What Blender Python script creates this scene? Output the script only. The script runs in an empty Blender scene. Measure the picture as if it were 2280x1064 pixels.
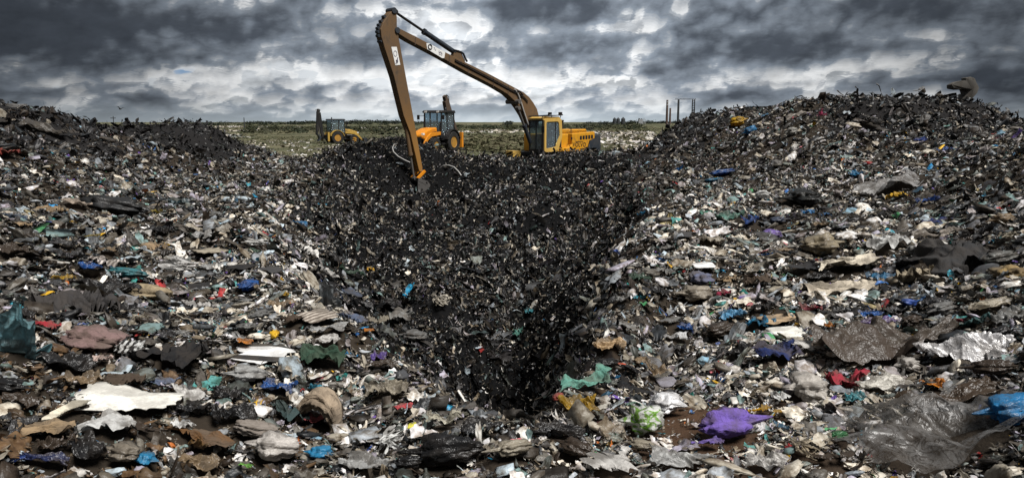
import bpy, bmesh, math, random
import numpy as np
from mathutils import Vector, Matrix

scene = bpy.context.scene
R = math.radians
COL = scene.collection

# ------------------------------------------------------------------ camera
CAM_Z = 2.5
FPX = 1690.0                       # focal length in pixels of a 2280 wide frame
PITCH = math.atan((532 - 272) / FPX)
cd = bpy.data.cameras.new("camera")
cam = bpy.data.objects.new("camera", cd)
COL.objects.link(cam)
cam.location = (0, 0, CAM_Z)
cam.rotation_euler = (R(90) - PITCH, 0, 0)
cd.sensor_width = 36.0
cd.lens = 36.0 * FPX / 2280
cd.clip_start = 0.05
cd.clip_end = 20000
scene.camera = cam
scene.view_settings.view_transform = 'Standard'
scene.view_settings.look = 'None'
scene.view_settings.gamma = 1
scene.view_settings.exposure = 0.46

# ------------------------------------------------------------------ world (broken cloud over a hazy blue sky)
SUN_EL, SUN_AZ = 58.0, 138.0       # a break in the cloud, high on one side and a little behind the camera
world = bpy.data.worlds.new("World")
scene.world = world
world.use_nodes = True
NT = world.node_tree
NT.nodes.clear()


class NG:
    """tiny helper for chaining shader math nodes"""
    def __init__(s, nt): s.nt = nt

    def n(s, t, **kw):
        x = s.nt.nodes.new(t)
        for k, v in kw.items(): setattr(x, k, v)
        return x

    def put(s, sock, v):
        if hasattr(v, 'is_output'): s.nt.links.new(v, sock)
        elif v is not None: sock.default_value = v

    def m(s, op, a, b=None, c=None, clamp=False):
        x = s.n('ShaderNodeMath', operation=op, use_clamp=clamp)
        for i, v in enumerate((a, b, c)):
            if v is not None: s.put(x.inputs[i], v)
        return x.outputs[0]

    def xyz(s, x, y, z):
        c = s.n('ShaderNodeCombineXYZ')
        for i, v in enumerate((x, y, z)): s.put(c.inputs[i], v)
        return c.outputs[0]

    def noise(s, vec, scale, detail=4, rough=0.5, dist=0.0):
        x = s.n('ShaderNodeTexNoise')
        s.put(x.inputs['Vector'], vec)
        x.inputs['Scale'].default_value = scale
        x.inputs['Detail'].default_value = detail
        x.inputs['Roughness'].default_value = rough
        x.inputs['Distortion'].default_value = dist
        return x.outputs[0]

    def mix(s, f, a, b):
        x = s.n('ShaderNodeMix', data_type='RGBA')
        s.put(x.inputs[0], f)
        for i, v in ((6, a), (7, b)):
            s.put(x.inputs[i], (*v, 1) if isinstance(v, tuple) and len(v) == 3 else v)
        return x.outputs[2]

    def smooth(s, v, lo, hi, a=0.0, b=1.0):
        x = s.n('ShaderNodeMapRange', interpolation_type='SMOOTHSTEP')
        for i, q in enumerate((v, lo, hi, a, b)): s.put(x.inputs[i], q)
        return x.outputs[0]


g = NG(NT)
tc = g.n('ShaderNodeTexCoord')
sp = g.n('ShaderNodeSeparateXYZ')
NT.links.new(tc.outputs['Generated'], sp.inputs[0])
dx, dy, dz = sp.outputs
AZ = g.m('MULTIPLY', g.m('ARCTAN2', dx, dy), 57.2958)
EL = g.m('MULTIPLY', g.m('ARCSINE', dz), 57.2958)
ELP = g.m('MAXIMUM', EL, 0.0)


def lobe(az, el, sa, se, amp):
    a = g.m('DIVIDE', g.m('SUBTRACT', AZw, az), sa)
    e = g.m('DIVIDE', g.m('SUBTRACT', ELw, el), se)
    q = g.m('ADD', g.m('MULTIPLY', a, a), g.m('MULTIPLY', e, e))
    return g.m('MULTIPLY', g.m('EXPONENT', g.m('MULTIPLY', q, -1.0)), amp)


def pz(px, py):                     # frame position -> azimuth, elevation in degrees
    vx, vy = (px - 1140) / FPX, (532 - py) / FPX
    X, Y, Z = vx, math.cos(PITCH) + vy * math.sin(PITCH), -math.sin(PITCH) + vy * math.cos(PITCH)
    return math.degrees(math.atan2(X, Y)), math.degrees(math.atan2(Z, math.hypot(X, Y)))


# flattened cloud plane: far cloud crowds together towards the horizon
den = g.m('ADD', g.m('MAXIMUM', dz, 0.0), 0.10)
qx, qy = g.m('DIVIDE', dx, den), g.m('DIVIDE', dy, den)
base_q = g.xyz(qx, qy, 0.0)
# billowy warp of the placement coordinates
wv = g.xyz(g.m('MULTIPLY', AZ, 0.16), g.m('MULTIPLY', EL, 0.42), 3.0)
wn = g.n('ShaderNodeTexNoise')
NT.links.new(wv, wn.inputs['Vector'])
wn.inputs['Scale'].default_value = 1.0
wn.inputs['Detail'].default_value = 4
wsep = g.n('ShaderNodeSeparateXYZ')
NT.links.new(wn.outputs['Color'], wsep.inputs[0])
AZw = g.m('ADD', AZ, g.m('MULTIPLY', g.m('SUBTRACT', wsep.outputs[0], 0.5), 8.0))
ELw = g.m('ADD', EL, g.m('MULTIPLY', g.m('SUBTRACT', wsep.outputs[1], 0.5), 2.4))

# where the heavy cloud banks and the bright breaks stand
BANKS = [  # px, py, half width px, half height px, amount
    (60, 40, 330, 70, .34), (330, 30, 260, 45, .24), (600, 60, 160, 50, .10), (120, 205, 230, 30, .16),
    (420, 140, 190, 22, .20), (1290, 25, 240, 45, .36), (1240, 115, 170, 30, .26), (1400, 165, 150, 16, .28), (1740, 110, 230, 38, .34),
    (1990, 15, 200, 35, .30), (2240, 130, 130, 60, .30), (2130, 180, 160, 45, .22), (1600, 60, 90, 30, .14),
    (880, 130, 120, 22, .10), (690, 100, 90, 22, .14), (1910, 165, 50, 16, .2), (60, 110, 160, 50, .16),
    (1140, 0, 260, 18, .22), (760, 0, 200, 14, .16), (0, 0, 240, 90, .2), (2280, 0, 200, 60, .16), (1060, 120, 90, 16, .14),
    (980, 70, 110, 50, -.18), (760, 30, 130, 40, -.18), (1330, 70, 170, 16, -.16), (1620, 20, 70, 25, -.10), (700, 160, 160, 26, -.18),
    (1050, 165, 150, 30, -.20), (1900, 150, 260, 22, -.24), (2080, 85, 90, 40, -.16), (1150, 200, 300, 30, -.1), (430, 158, 70, 11, -.5),
    (1700, 75, 45, 14, -.2), (420, 190, 160, 16, -.14)]
acc = 0.0
for px, py, hw, hh, amp in BANKS:
    a_, e_ = pz(px, py)
    acc = g.m('ADD', lobe(a_, e_, hw / FPX * 57.3, hh / FPX * 57.3, amp), acc)
LOB = acc

NS = 8
qv = g.m('MULTIPLY', g.m('LOGARITHM', den, 2.718282), -3.3)
qu = g.m('ADD', g.m('MULTIPLY', AZ, 0.150), g.m('MULTIPLY', qv, 0.12))
alpha_left, colr = 1.0, None
sunf = g.m('EXPONENT', g.m('MULTIPLY', g.m('ADD', g.m('POWER', g.m('DIVIDE', g.m('SUBTRACT', AZ, 1.0), 25.0), 2.0), g.m('POWER', g.m('DIVIDE', g.m('SUBTRACT', EL, 5.0), 40.0), 2.0)), -1.0))
lit = g.m('ADD', g.m('MULTIPLY', sunf, 0.62), 0.23)             # cloud in front of the sun shines through
shade = g.m('ADD', 0.52, g.m('MULTIPLY', g.noise(g.xyz(qu, qv, 3.3), 3.4, 6, 0.55, 0.1), 0.96))
for k in range(NS):
    t = k / (NS - 1)
    v = g.xyz(qu, g.m('ADD', qv, -0.050 * k), 0.02 * k + 7.3)
    nz = g.m('ADD', g.noise(v, 1.3, 9, 0.52, 0.05), g.m('MULTIPLY', g.m('MULTIPLY_ADD', g.m('ABSOLUTE', g.m('SUBTRACT', g.noise(v, 3.1, 4, 0.48), 0.5)), -4.0, 0.36), 0.23))
    d = g.m('ADD', nz, g.m('MULTIPLY', LOB, 0.60 - 0.36 * t))
    th = 0.515 - 0.10 * t
    den_k = g.smooth(d, th, th + 0.05)
    thick = g.smooth(d, th, th + 0.30)
    dark = (0.036, 0.052, 0.078)
    mid = (0.22, 0.265, 0.325)
    top = (1.05, 1.06, 1.06)
    f = t ** 1.1
    c0 = tuple(dark[i] * (1 - f) + f * top[i] * 0.70 for i in range(3))
    c1 = tuple(mid[i] * (1 - f) + f * top[i] for i in range(3))
    ck = g.mix(thick, c1, c0)
    a = g.m('MULTIPLY', den_k, 0.66)
    w = g.m('MULTIPLY', a, alpha_left)
    alpha_left = g.m('MULTIPLY', g.m('SUBTRACT', 1.0, a), alpha_left)
    vm = g.n('ShaderNodeVectorMath', operation='SCALE')
    NT.links.new(ck, vm.inputs[0]); g.put(vm.inputs['Scale'], w)
    if colr is None: colr = vm.outputs[0]
    else:
        ad = g.n('ShaderNodeVectorMath', operation='ADD')
        NT.links.new(colr, ad.inputs[0]); NT.links.new(vm.outputs[0], ad.inputs[1]); colr = ad.outputs[0]
vm = g.n('ShaderNodeVectorMath', operation='SCALE')
NT.links.new(colr, vm.inputs[0]); g.put(vm.inputs['Scale'], g.m('MULTIPLY', lit, shade))
colr = vm.outputs[0]
# open sky between the clouds: high white haze over blue
sky = g.n('ShaderNodeTexSky', sky_type='NISHITA', sun_disc=False)
sky.sun_elevation = R(SUN_EL)
sky.sun_rotation = R(SUN_AZ)
sky.air_density, sky.dust_density = 1.0, 1.2
hz_c = g.n('ShaderNodeVectorMath', operation='SCALE')
hz_c.inputs[0].default_value = (0.96, 1.0, 1.03)
g.put(hz_c.inputs['Scale'], g.m('MULTIPLY', lit, 8.6))
hn = g.m('SUBTRACT', g.noise(g.xyz(qu, qv, 21.0), 1.7, 8, 0.58, 0.2), g.m('MULTIPLY', LOB, 0.30))
clear = lobe(*pz(432, 158), 2.6, 0.42, 1.0)
clear = g.m('ADD', clear, lobe(*pz(2290, 8), 2.0, 0.8, 1.2))
high = g.m('SUBTRACT', 0.93, g.smooth(clear, 0.15, 1.0, 0.0, 0.75))
hz2 = g.n('ShaderNodeVectorMath', operation='SCALE')
NT.links.new(hz_c.outputs[0], hz2.inputs[0]); g.put(hz2.inputs['Scale'], g.smooth(hn, 0.36, 0.62, 0.50, 1.0))
blu = g.n('ShaderNodeMix', data_type='RGBA', blend_type='MULTIPLY')
blu.inputs[0].default_value = 1.0
NT.links.new(sky.outputs[0], blu.inputs[6])
blu.inputs[7].default_value = (0.20, 0.34, 0.62, 1)
gap = g.mix(high, blu.outputs[2], hz2.outputs[0])
gs = g.n('ShaderNodeVectorMath', operation='SCALE')
NT.links.new(gap, gs.inputs[0]); g.put(gs.inputs['Scale'], alpha_left)
cs = g.n('ShaderNodeVectorMath', operation='SCALE')
NT.links.new(colr, cs.inputs[0]); cs.inputs['Scale'].default_value = 10.0
tot = g.n('ShaderNodeVectorMath', operation='ADD')
NT.links.new(gs.outputs[0], tot.inputs[0]); NT.links.new(cs.outputs[0], tot.inputs[1])
# pale blue-grey air low down
band = g.n('ShaderNodeVectorMath', operation='SCALE')
band.inputs[0].default_value = (0.44, 0.50, 0.54)
g.put(band.inputs['Scale'], g.m('MULTIPLY', g.m('ADD', g.m('MULTIPLY', sunf, 0.8), 0.25), 10.0))
low = g.m('MULTIPLY', g.smooth(ELP, -0.8, 1.9, 1.0, 0.0), 0.95)
final = g.mix(low, tot.outputs[0], band.outputs[0])
bg = g.n('ShaderNodeBackground')
bg.inputs['Strength'].default_value = 0.1
NT.links.new(final, bg.inputs['Color'])
wo = g.n('ShaderNodeOutputWorld')
NT.links.new(bg.outputs[0], wo.inputs['Surface'])
world.cycles.sampling_method = 'MANUAL'
world.cycles.sample_map_resolution = 512

sd = bpy.data.lights.new("sun", 'SUN')
sd.energy, sd.angle, sd.color = 4.6, R(22), (1.0, 0.975, 0.94)
sun = bpy.data.objects.new("sun", sd)
COL.objects.link(sun)
a, e = R(SUN_AZ), R(SUN_EL)
sun.rotation_euler = Vector((math.sin(a) * math.cos(e), math.cos(a) * math.cos(e), math.sin(e))).to_track_quat('Z', 'Y').to_euler()
sun.location = (0, 0, 60)

# ------------------------------------------------------------------ numeric helpers
rng = np.random.default_rng(11)
random.seed(5)


def _hash(ix, iy, seed):
    h = (ix.astype(np.int64) * 374761393 + iy.astype(np.int64) * 668265263 + seed * 2147483647) & 0xFFFFFFFF
    h = ((h ^ (h >> 13)) * 1274126177) & 0xFFFFFFFF
    return ((h ^ (h >> 16)) & 0xFFFF) / 65535.0


def vnoise(x, y, seed=0):
    ix, iy = np.floor(x), np.floor(y)
    fx, fy = x - ix, y - iy
    fx, fy = fx * fx * (3 - 2 * fx), fy * fy * (3 - 2 * fy)
    a, b = _hash(ix, iy, seed), _hash(ix + 1, iy, seed)
    c, d = _hash(ix, iy + 1, seed), _hash(ix + 1, iy + 1, seed)
    return (a * (1 - fx) + b * fx) * (1 - fy) + (c * (1 - fx) + d * fx) * fy - 0.5


def fbm(x, y, seed=0, octs=4, gain=0.5):
    v, a = 0, 1.0
    for o in range(octs):
        v = v + a * vnoise(x, y, seed + o * 17)
        x, y, a = x * 2.03 + 5.1, y * 2.03 + 9.7, a * gain
    return v


CP, SP = math.cos(PITCH), math.sin(PITCH)


def ray(px, py):
    vx, vy = (px - 1140) / FPX, (532 - py) / FPX
    return vx, CP + vy * SP, -SP + vy * CP


def at(px, py, D):                   # point at depth D (metres ahead) seen at a frame position
    X, Y, Z = ray(px, py)
    t = D / Y
    return X * t, D, CAM_Z + Z * t


# ------------------------------------------------------------------ terrain heights
PTS = []                             # (x, y, z)
for px, py, D in [
    (-300, 190, 22), (0, 234, 23), (100, 247, 24.5), (190, 270, 26), (270, 280, 29), (330, 266, 37), (420, 266, 39), (490, 282, 40), (560, 322, 42),
    (300, 305, 30), (430, 325, 33), (520, 340, 36), (0, 300, 18.5), (0, 380, 14), (100, 380, 15), (200, 360, 18), (250, 320, 23), (300, 470, 14),
    (0, 470, 10.5), (100, 500, 10.2), (0, 600, 6.8), (200, 600, 7.5), (0, 800, 4.3), (200, 800, 4.8), (0, 1064, 2.9), (400, 400, 20), (450, 355, 27),
    (560, 420, 22), (560, 500, 13.5), (400, 600, 8.7), (640, 430, 22), (640, 380, 29), (600, 350, 38), (700, 450, 20), (500, 750, 5.9),
    (620, 520, 13), (660, 600, 10.2), (720, 680, 8.2), (800, 760, 6.6), (900, 830, 5.6), (1000, 890, 4.9), (1100, 925, 4.5), (1200, 925, 4.5),
    (1250, 880, 4.8), (1290, 820, 5.3), (1320, 740, 6.3), (1350, 640, 8.2), (1390, 540, 11), (1420, 450, 15.5), (1430, 390, 21), (1415, 350, 30),
    (700, 338, 37.5), (760, 306, 37.6), (800, 297, 37.6), (870, 299, 37.6), (905, 303, 37.6), (960, 318, 37.8), (1100, 347, 38.5), (1200, 354, 38), (1330, 342, 39.5), (1400, 332, 39),
    (1500, 400, 21), (1450, 320, 36), (1440, 355, 28), (1500, 270, 40), (1580, 250, 41), (1640, 248, 41), (1668, 262, 41), (1600, 300, 31),
    (1690, 264, 31), (1780, 217, 30), (1850, 220, 29), (1940, 206, 28), (2050, 213, 27), (2130, 216, 26), (2180, 246, 25.5), (2215, 268, 24),
    (2280, 272, 23), (2500, 290, 22), (1600, 340, 27), (1700, 300, 25.5), (1900, 300, 22), (2100, 300, 19.5), (2230, 290, 18), (2280, 300, 16),
    (1600, 450, 15.5), (1500, 480, 14.5), (1700, 400, 18.5), (1900, 400, 16.5), (2100, 400, 14.5), (2280, 380, 12.5), (1700, 550, 10.2),
    (1900, 500, 11.3), (2100, 500, 10), (2280, 500, 8.3), (1500, 640, 8.2), (1700, 650, 7.6), (1900, 650, 7.1), (2100, 620, 7), (2280, 640, 5.8),
    (1400, 800, 5.6), (1600, 800, 5.3), (1900, 800, 5.1), (2200, 780, 4.7), (1300, 930, 4.4), (1640, 975, 3.95), (2000, 930, 4.1), (2280, 900, 3.7),
    (1400, 740, 6.4), (1440, 690, 7.2), (1430, 620, 8.6), (1140, 1064, 3.45), (600, 1064, 3.3), (1700, 1064, 3.45), (2280, 1064, 3.0), (600, 900, 4.5), (400, 900, 4.1), (800, 900, 4.75), (900, 980, 4.1)]:
    PTS.append(at(px, py, D))
for px, D, z in [
    (1100, 4.85, -.25), (1180, 4.85, -.25), (1000, 5.4, -.35), (920, 6.1, -.1), (1150, 5.4, -1.5), (1130, 6.2, -1.9), (1200, 5.8, -1.2), (1275, 6.2, -.1), (1050, 6.2, -1.3), (1140, 8, -2.6), (1000, 8, -1.5), (1215, 8, -1.5), (1300, 8, -.25), (900, 7.4, -.5), (780, 10, -.4),
    (900, 10, -1.25), (1140, 10, -3.3), (1140, 11.8, -3.7), (1060, 11, -2.3), (1200, 11, -2.2), (1240, 10, -1.25), (1325, 10, -.15), (700, 13, .0), (850, 13, -1.0), (1135, 13.2, -2.9), (1060, 13.5, -1.75), (1210, 13.5, -1.5), (1330, 13, -.35), (720, 16, .05), (900, 16, -.85),
    (1110, 16, -1.3), (1350, 16, -.15), (760, 20, .05), (950, 20, -.55), (1050, 20, -.7), (1300, 20, -.15), (780, 25, .05), (950, 25, -.5), (1100, 25, -.45),
    (1330, 25, .05), (800, 30, .2), (930, 30, -.55), (1100, 30, -.3), (1330, 30, .2), (925, 34, -.85), (1050, 34, -.5), (820, 34, .35), (1200, 34, .25),
    (925, 36.5, -.35), (700, 43, .1), (850, 43, .1), (1000, 43, .05), (1150, 42, 0), (1260, 42.5, -.1), (1190, 40.8, -.05), (1400, 43, .3), (1550, 46, 1.6),
    (700, 50, 0), (960, 48, .35), (985, 54, .42), (1015, 56, .40), (1080, 54, .15), (1300, 50, 0), (560, 52, 0), (380, 46, 1.2), (380, 60, 0), (100, 45, 1.0), (100, 60, 0), (-300, 40, 1.6), (-300, 60, 0),
    (1550, 60, 0), (1850, 42, 1.8), (1850, 60, 0), (2150, 42, 1.2), (2150, 60, 0), (2500, 40, 1.0), (2500, 60, 0), (1140, 60, 0), (750, 60, 0)]:
    PTS.append(((px - 1140) / FPX / CP * D * 1.0, D, z))
for deg in (-150, -110, -75, -52, 52, 75, 110, 150, 180):
    for r_, z in ((1.2, .8), (3, .95), (6, 1.25), (12, 1.7), (25, 2.6), (45, 1.2), (62, 0)):
        PTS.append((math.sin(R(deg)) * r_, math.cos(R(deg)) * r_, z))
for px in (450, 600, 750, 900, 1050, 1200, 1350, 1500):
    for r_ in (3.0, 3.7):
        PTS.append(((px - 1140) / FPX / CP * r_, r_, .70))
for deg in (-30, 0, 30):
    for r_, z in ((1.2, .8), (2.2, .82)):
        PTS.append((math.sin(R(deg)) * r_, math.cos(R(deg)) * r_, z))
PTS = np.array(PTS)
PTS[:, 2] -= np.where(PTS[:, 2] > .9, np.clip((np.hypot(PTS[:, 0], PTS[:, 1]) - 13) / 14, 0, 1) * np.where((PTS[:, 0] > 8.5) & (PTS[:, 1] < 33), .16, .36), 0)     # room for the loose pieces on top


def feat(x, y):
    ph, r = np.arctan2(x, y), np.hypot(x, y)
    return np.stack([ph * 2.6, np.log(np.maximum(r, 0.8)) * 1.15], -1)


FP = feat(PTS[:, 0], PTS[:, 1])
KER = lambda d2: np.sqrt(d2 + 0.03)
_A = KER(((FP[:, None] - FP[None]) ** 2).sum(-1)) - 0.002 * np.eye(len(FP))
_one = np.ones((len(FP), 1))
_M = np.block([[_A, _one], [_one.T, np.zeros((1, 1))]])
_W = np.linalg.solve(_M, np.append(PTS[:, 2], 0))


def hz_smooth(x, y):
    x, y = np.atleast_1d(np.asarray(x, float)), np.atleast_1d(np.asarray(y, float))
    out = np.empty(x.size)
    F = feat(x.ravel(), y.ravel())
    for i in range(0, len(F), 20000):
        f = F[i:i + 20000]
        d2 = (f[:, :1] - FP[None, :, 0]) ** 2 + (f[:, 1:] - FP[None, :, 1]) ** 2
        out[i:i + 20000] = KER(d2) @ _W[:-1] + _W[-1]
    out = out.reshape(x.shape)
    r = np.hypot(x, y)
    cap = .70 + .5 * np.clip((np.abs(x - .1) - 1.1) / 2.2, 0, 1) + 2 * np.clip((r - 5.6) / 2.4, 0, 1)      # the near shelf is trodden level
    q = (cap - out) / .10
    out = np.where(q > 12, out, cap - .10 * np.log1p(np.exp(np.clip(q, -40, 12))))
    k = np.clip((r - 57) / 14, 0, 1)
    return out * (1 - k * k * (3 - 2 * k))


def hz(x, y):
    x, y = np.atleast_1d(np.asarray(x, float)), np.atleast_1d(np.asarray(y, float))
    r = np.hypot(x, y)
    h = hz_smooth(x, y)
    k = np.clip((52 - r) / 8, 0.12, 1)
    amp = np.clip(0.35 + r / 30, 0.35, 1.25) * k
    flat = np.clip((np.hypot((x - 3.2) / 3.5, (y - 43) / 2.6) - .8) / .5, 0.1, 1)     # trodden pad under the digger
    amp = amp * flat
    pit = np.clip((.35 - h) / .8, 0, 1) * np.clip((r - 5.5) / 2, 0, 1) * np.clip((38 - r) / 3, 0, 1)
    h = h + pit * (.55 * fbm(x * .8 + 4, y * .42, 66, 3) - .12)
    h = h + amp * (0.34 * fbm(x * .55, y * .55, 3, 3) + 0.17 * fbm(x * 1.9, y * 1.9, 8, 3))
    return h + np.clip((r - 90) / 600, 0, 1) * 3.0 * fbm(x / 160, y / 160, 77, 2)


def hit(px, py):                     # where the line of sight meets the terrain
    X, Y, Z = ray(px, py)
    D = np.exp(np.linspace(math.log(2.0), math.log(75), 700))
    t = D / Y
    x, z = X * t, CAM_Z + Z * t
    h = hz(x, D)
    below = np.nonzero(z < h)[0]
    i = below[0] if len(below) else len(D) - 1
    return float(x[i]), float(D[i]), float(h[i])


def pxd(x, y):
    return 1140 + x / y * FPX * CP, y


def inside(poly, x, y):
    res = np.zeros(x.shape, bool)
    n = len(poly)
    for i in range(n):
        (x0, y0), (x1, y1) = poly[i], poly[(i + 1) % n]
        if y0 == y1: continue
        c = ((y0 > y) != (y1 > y)) & (x < (x1 - x0) * (y - y0) / (y1 - y0) + x0)
        res ^= c
    return res


def poly_xy(lst):
    return [at(px, 500, D)[:2] for px, D in lst]


PIT = poly_xy([(630, 13.2), (668, 10.4), (728, 8.4), (806, 6.8), (905, 5.75), (1000, 4.95), (1095, 4.45), (1200, 4.45), (1245, 4.8), (1285, 5.4), (1315, 6.3),
               (1345, 8.2), (1380, 11), (1405, 15.5), (1400, 21), (1385, 30), (1400, 41.5), (1200, 41.5), (690, 40.5), (700, 30), (700, 22), (655, 16)])
DARK = [poly_xy([(230, 27), (190, 42), (560, 44), (575, 38), (500, 31), (330, 28)]), poly_xy([(1400, 30), (1400, 44), (1690, 44), (1690, 36), (1560, 33)]),
        poly_xy([(-300, 14), (-300, 30), (330, 30), (230, 19)]), poly_xy([(1830, 23.5), (1830, 34), (2600, 34), (2600, 17), (2180, 18)])]


def jit(x, y, s=0.5):
    return x + s * 2 * vnoise(x * 1.3 + 3, y * 1.3, 40), y + s * 2 * vnoise(x * 1.3, y * 1.3 + 9, 41)


def zone(x, y):
    s = np.clip(y * 0.05, 0.12, 1.6)
    jx, jy = jit(x, y, s)
    z = np.zeros(x.shape, int)
    for p in DARK: z[inside(p, jx, jy)] = 2
    z[inside(PIT, jx, jy)] = 1
    return z                          # 0 mixed litter, 1 black shredded refuse of the pit, 2 dark refuse heaps


# ------------------------------------------------------------------ objects: linking and describing
def link(name, data, parent=None, loc=None):
    o = bpy.data.objects.new(name, data)
    COL.objects.link(o)
    if parent is not None: o.parent = parent
    if loc is not None: o.location = loc
    return o


def tag(o, label=None, cat=None, group=None, kind=None):
    if label: o['label'] = label
    if cat: o['category'] = cat
    if group: o['group'] = group
    if kind: o['kind'] = kind
    return o


def new_mat(name):
    m = bpy.data.materials.new(name)
    m.use_nodes = True
    return m, NG(m.node_tree), m.node_tree.nodes['Principled BSDF']


def mesh_np(name, V, F, C=None, smooth=True):
    """V (n,3); F list of (m,k) index arrays; C (n,3) linear colours"""
    me = bpy.data.meshes.new(name)
    V = np.ascontiguousarray(V, np.float32)
    Fs = [np.asarray(f) for f in F if len(f)]
    sizes = np.concatenate([np.full(len(f), f.shape[1], np.int32) for f in Fs])
    idx = np.concatenate([f.ravel() for f in Fs]).astype(np.int32)
    me.vertices.add(len(V)); me.vertices.foreach_set('co', V.ravel())
    me.loops.add(len(idx)); me.loops.foreach_set('vertex_index', idx)
    me.polygons.add(len(sizes))
    me.polygons.foreach_set('loop_start', np.concatenate([[0], np.cumsum(sizes)[:-1]]).astype(np.int32))
    me.polygons.foreach_set('use_smooth', np.full(len(sizes), bool(smooth)))
    me.update(calc_edges=True)
    if C is not None:
        at_ = me.color_attributes.new('tint', 'FLOAT_COLOR', 'POINT')
        c4 = np.ones((len(V), 4), np.float32); c4[:, :3] = C
        at_.data.foreach_set('color', c4.ravel())
    return me


# ------------------------------------------------------------------ terrain mesh (one sheet out to the horizon)
phf = np.radians(np.concatenate([np.arange(-180, -44, 4.0), np.arange(-44, 44.01, 0.22), np.arange(48, 180, 4.0)]))
rr = np.concatenate([[0.3, 0.8], np.exp(np.arange(math.log(1.2), math.log(66), 0.0125)), np.exp(np.linspace(math.log(68), math.log(9000), 60))])
PH, RR = np.meshgrid(phf, rr)
TX, TY = np.sin(PH) * RR, np.cos(PH) * RR
TZ = hz(TX.ravel(), TY.ravel()).reshape(TX.shape)
nr, nc = TX.shape
ii = np.arange(nr * nc).reshape(nr, nc)
nx = np.roll(ii, -1, axis=1)
quads = np.stack([ii[:-1], nx[:-1], nx[1:], ii[1:]], -1).reshape(-1, 4)[:, ::-1]
Vt = np.stack([TX, TY, TZ], -1).reshape(-1, 3)
zt = zone(TX.ravel(), TY.ravel())
ct = np.zeros((len(Vt), 3))
rt = RR.ravel()
ct[:] = (0.030, 0.023, 0.0165)
ct[zt == 1] = (0.003, 0.003, 0.0034)
ct[zt == 2] = (0.014, 0.013, 0.013)
# bare brown earth showing between the purple bundle and the pit
be = np.exp(-(((Vt[:, 0] - 1.12) / .6) ** 2 + ((Vt[:, 1] - 4.35) / .8) ** 2))[:, None]
ct = ct * (1 - be) + np.array((0.075, 0.042, 0.024)) * be
gk = np.clip((rt - 42 + 5 * fbm(Vt[:, 0] * .3, Vt[:, 1] * .3, 5, 3)) / 5, 0, 1)[:, None] * (zt == 0)[:, None]
gn = fbm(Vt[:, 0] / 9, Vt[:, 1] / 5, 31, 4)[:, None]
grass = np.where(gn > .05, (0.105, 0.098, 0.058), (0.085, 0.088, 0.048)) * (1 + .5 * gn)
ct = ct * (1 - gk) + grass * gk
mg, gg, bs = new_mat("refuse_earth")
vc = gg.n('ShaderNodeVertexColor', layer_name='tint')
geo = gg.n('ShaderNodeNewGeometry')
n1 = gg.noise(geo.outputs['Position'], 9.0, 6, 0.65)
n2 = gg.noise(geo.outputs['Position'], 1.1, 5, 0.6)
ml = gg.n('ShaderNodeMix', data_type='RGBA', blend_type='MULTIPLY')
ml.inputs[0].default_value = 1.0
mg.node_tree.links.new(vc.outputs[0], ml.inputs[6])
mg.node_tree.links.new(gg.mix(n2, (0.6, 0.6, 0.6), gg.mix(n1, (0.55, 0.55, 0.55), (1.75, 1.75, 1.75))), ml.inputs[7])
mg.node_tree.links.new(ml.outputs[2], bs.inputs['Base Color'])
bs.inputs['Roughness'].default_value = 0.95
bs.inputs['Specular IOR Level'].default_value = 0.15
bp = gg.n('ShaderNodeBump'); bp.inputs['Strength'].default_value = 0.8; bp.inputs['Distance'].default_value = 0.05
mg.node_tree.links.new(n1, bp.inputs['Height']); mg.node_tree.links.new(bp.outputs[0], bs.inputs['Normal'])
ter = link('terrain', mesh_np('terrain', Vt, [quads], ct))
ter.data.materials.append(mg)
tag(ter, kind='structure')

# ------------------------------------------------------------------ crumpled shapes
def rot2(a): return np.array([[math.cos(a), -math.sin(a)], [math.sin(a), math.cos(a)]])


def grid_faces(n, m, wrap=False):
    i = np.arange(n * m).reshape(n, m)
    if wrap:
        j = np.roll(i, -1, 1)
        return np.stack([i[:-1], j[:-1], j[1:], i[1:]], -1).reshape(-1, 4)
    return np.stack([i[:-1, :-1], i[:-1, 1:], i[1:, 1:], i[1:, :-1]], -1).reshape(-1, 4)


def tri(t): return np.abs((t % 1.0) - 0.5) * 4 - 1


def ridged(x, y, seed, octs=3):
    v, a = 0, 1.0
    for q in range(octs):
        v = v + a * (.5 - 2 * np.abs(vnoise(x, y, seed + 7 * q)))
        x, y, a = x * 2.1 + 3.3 + .5 * y, y * 2.1 + 1.7 - .5 * x, a * .5
    return v


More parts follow.
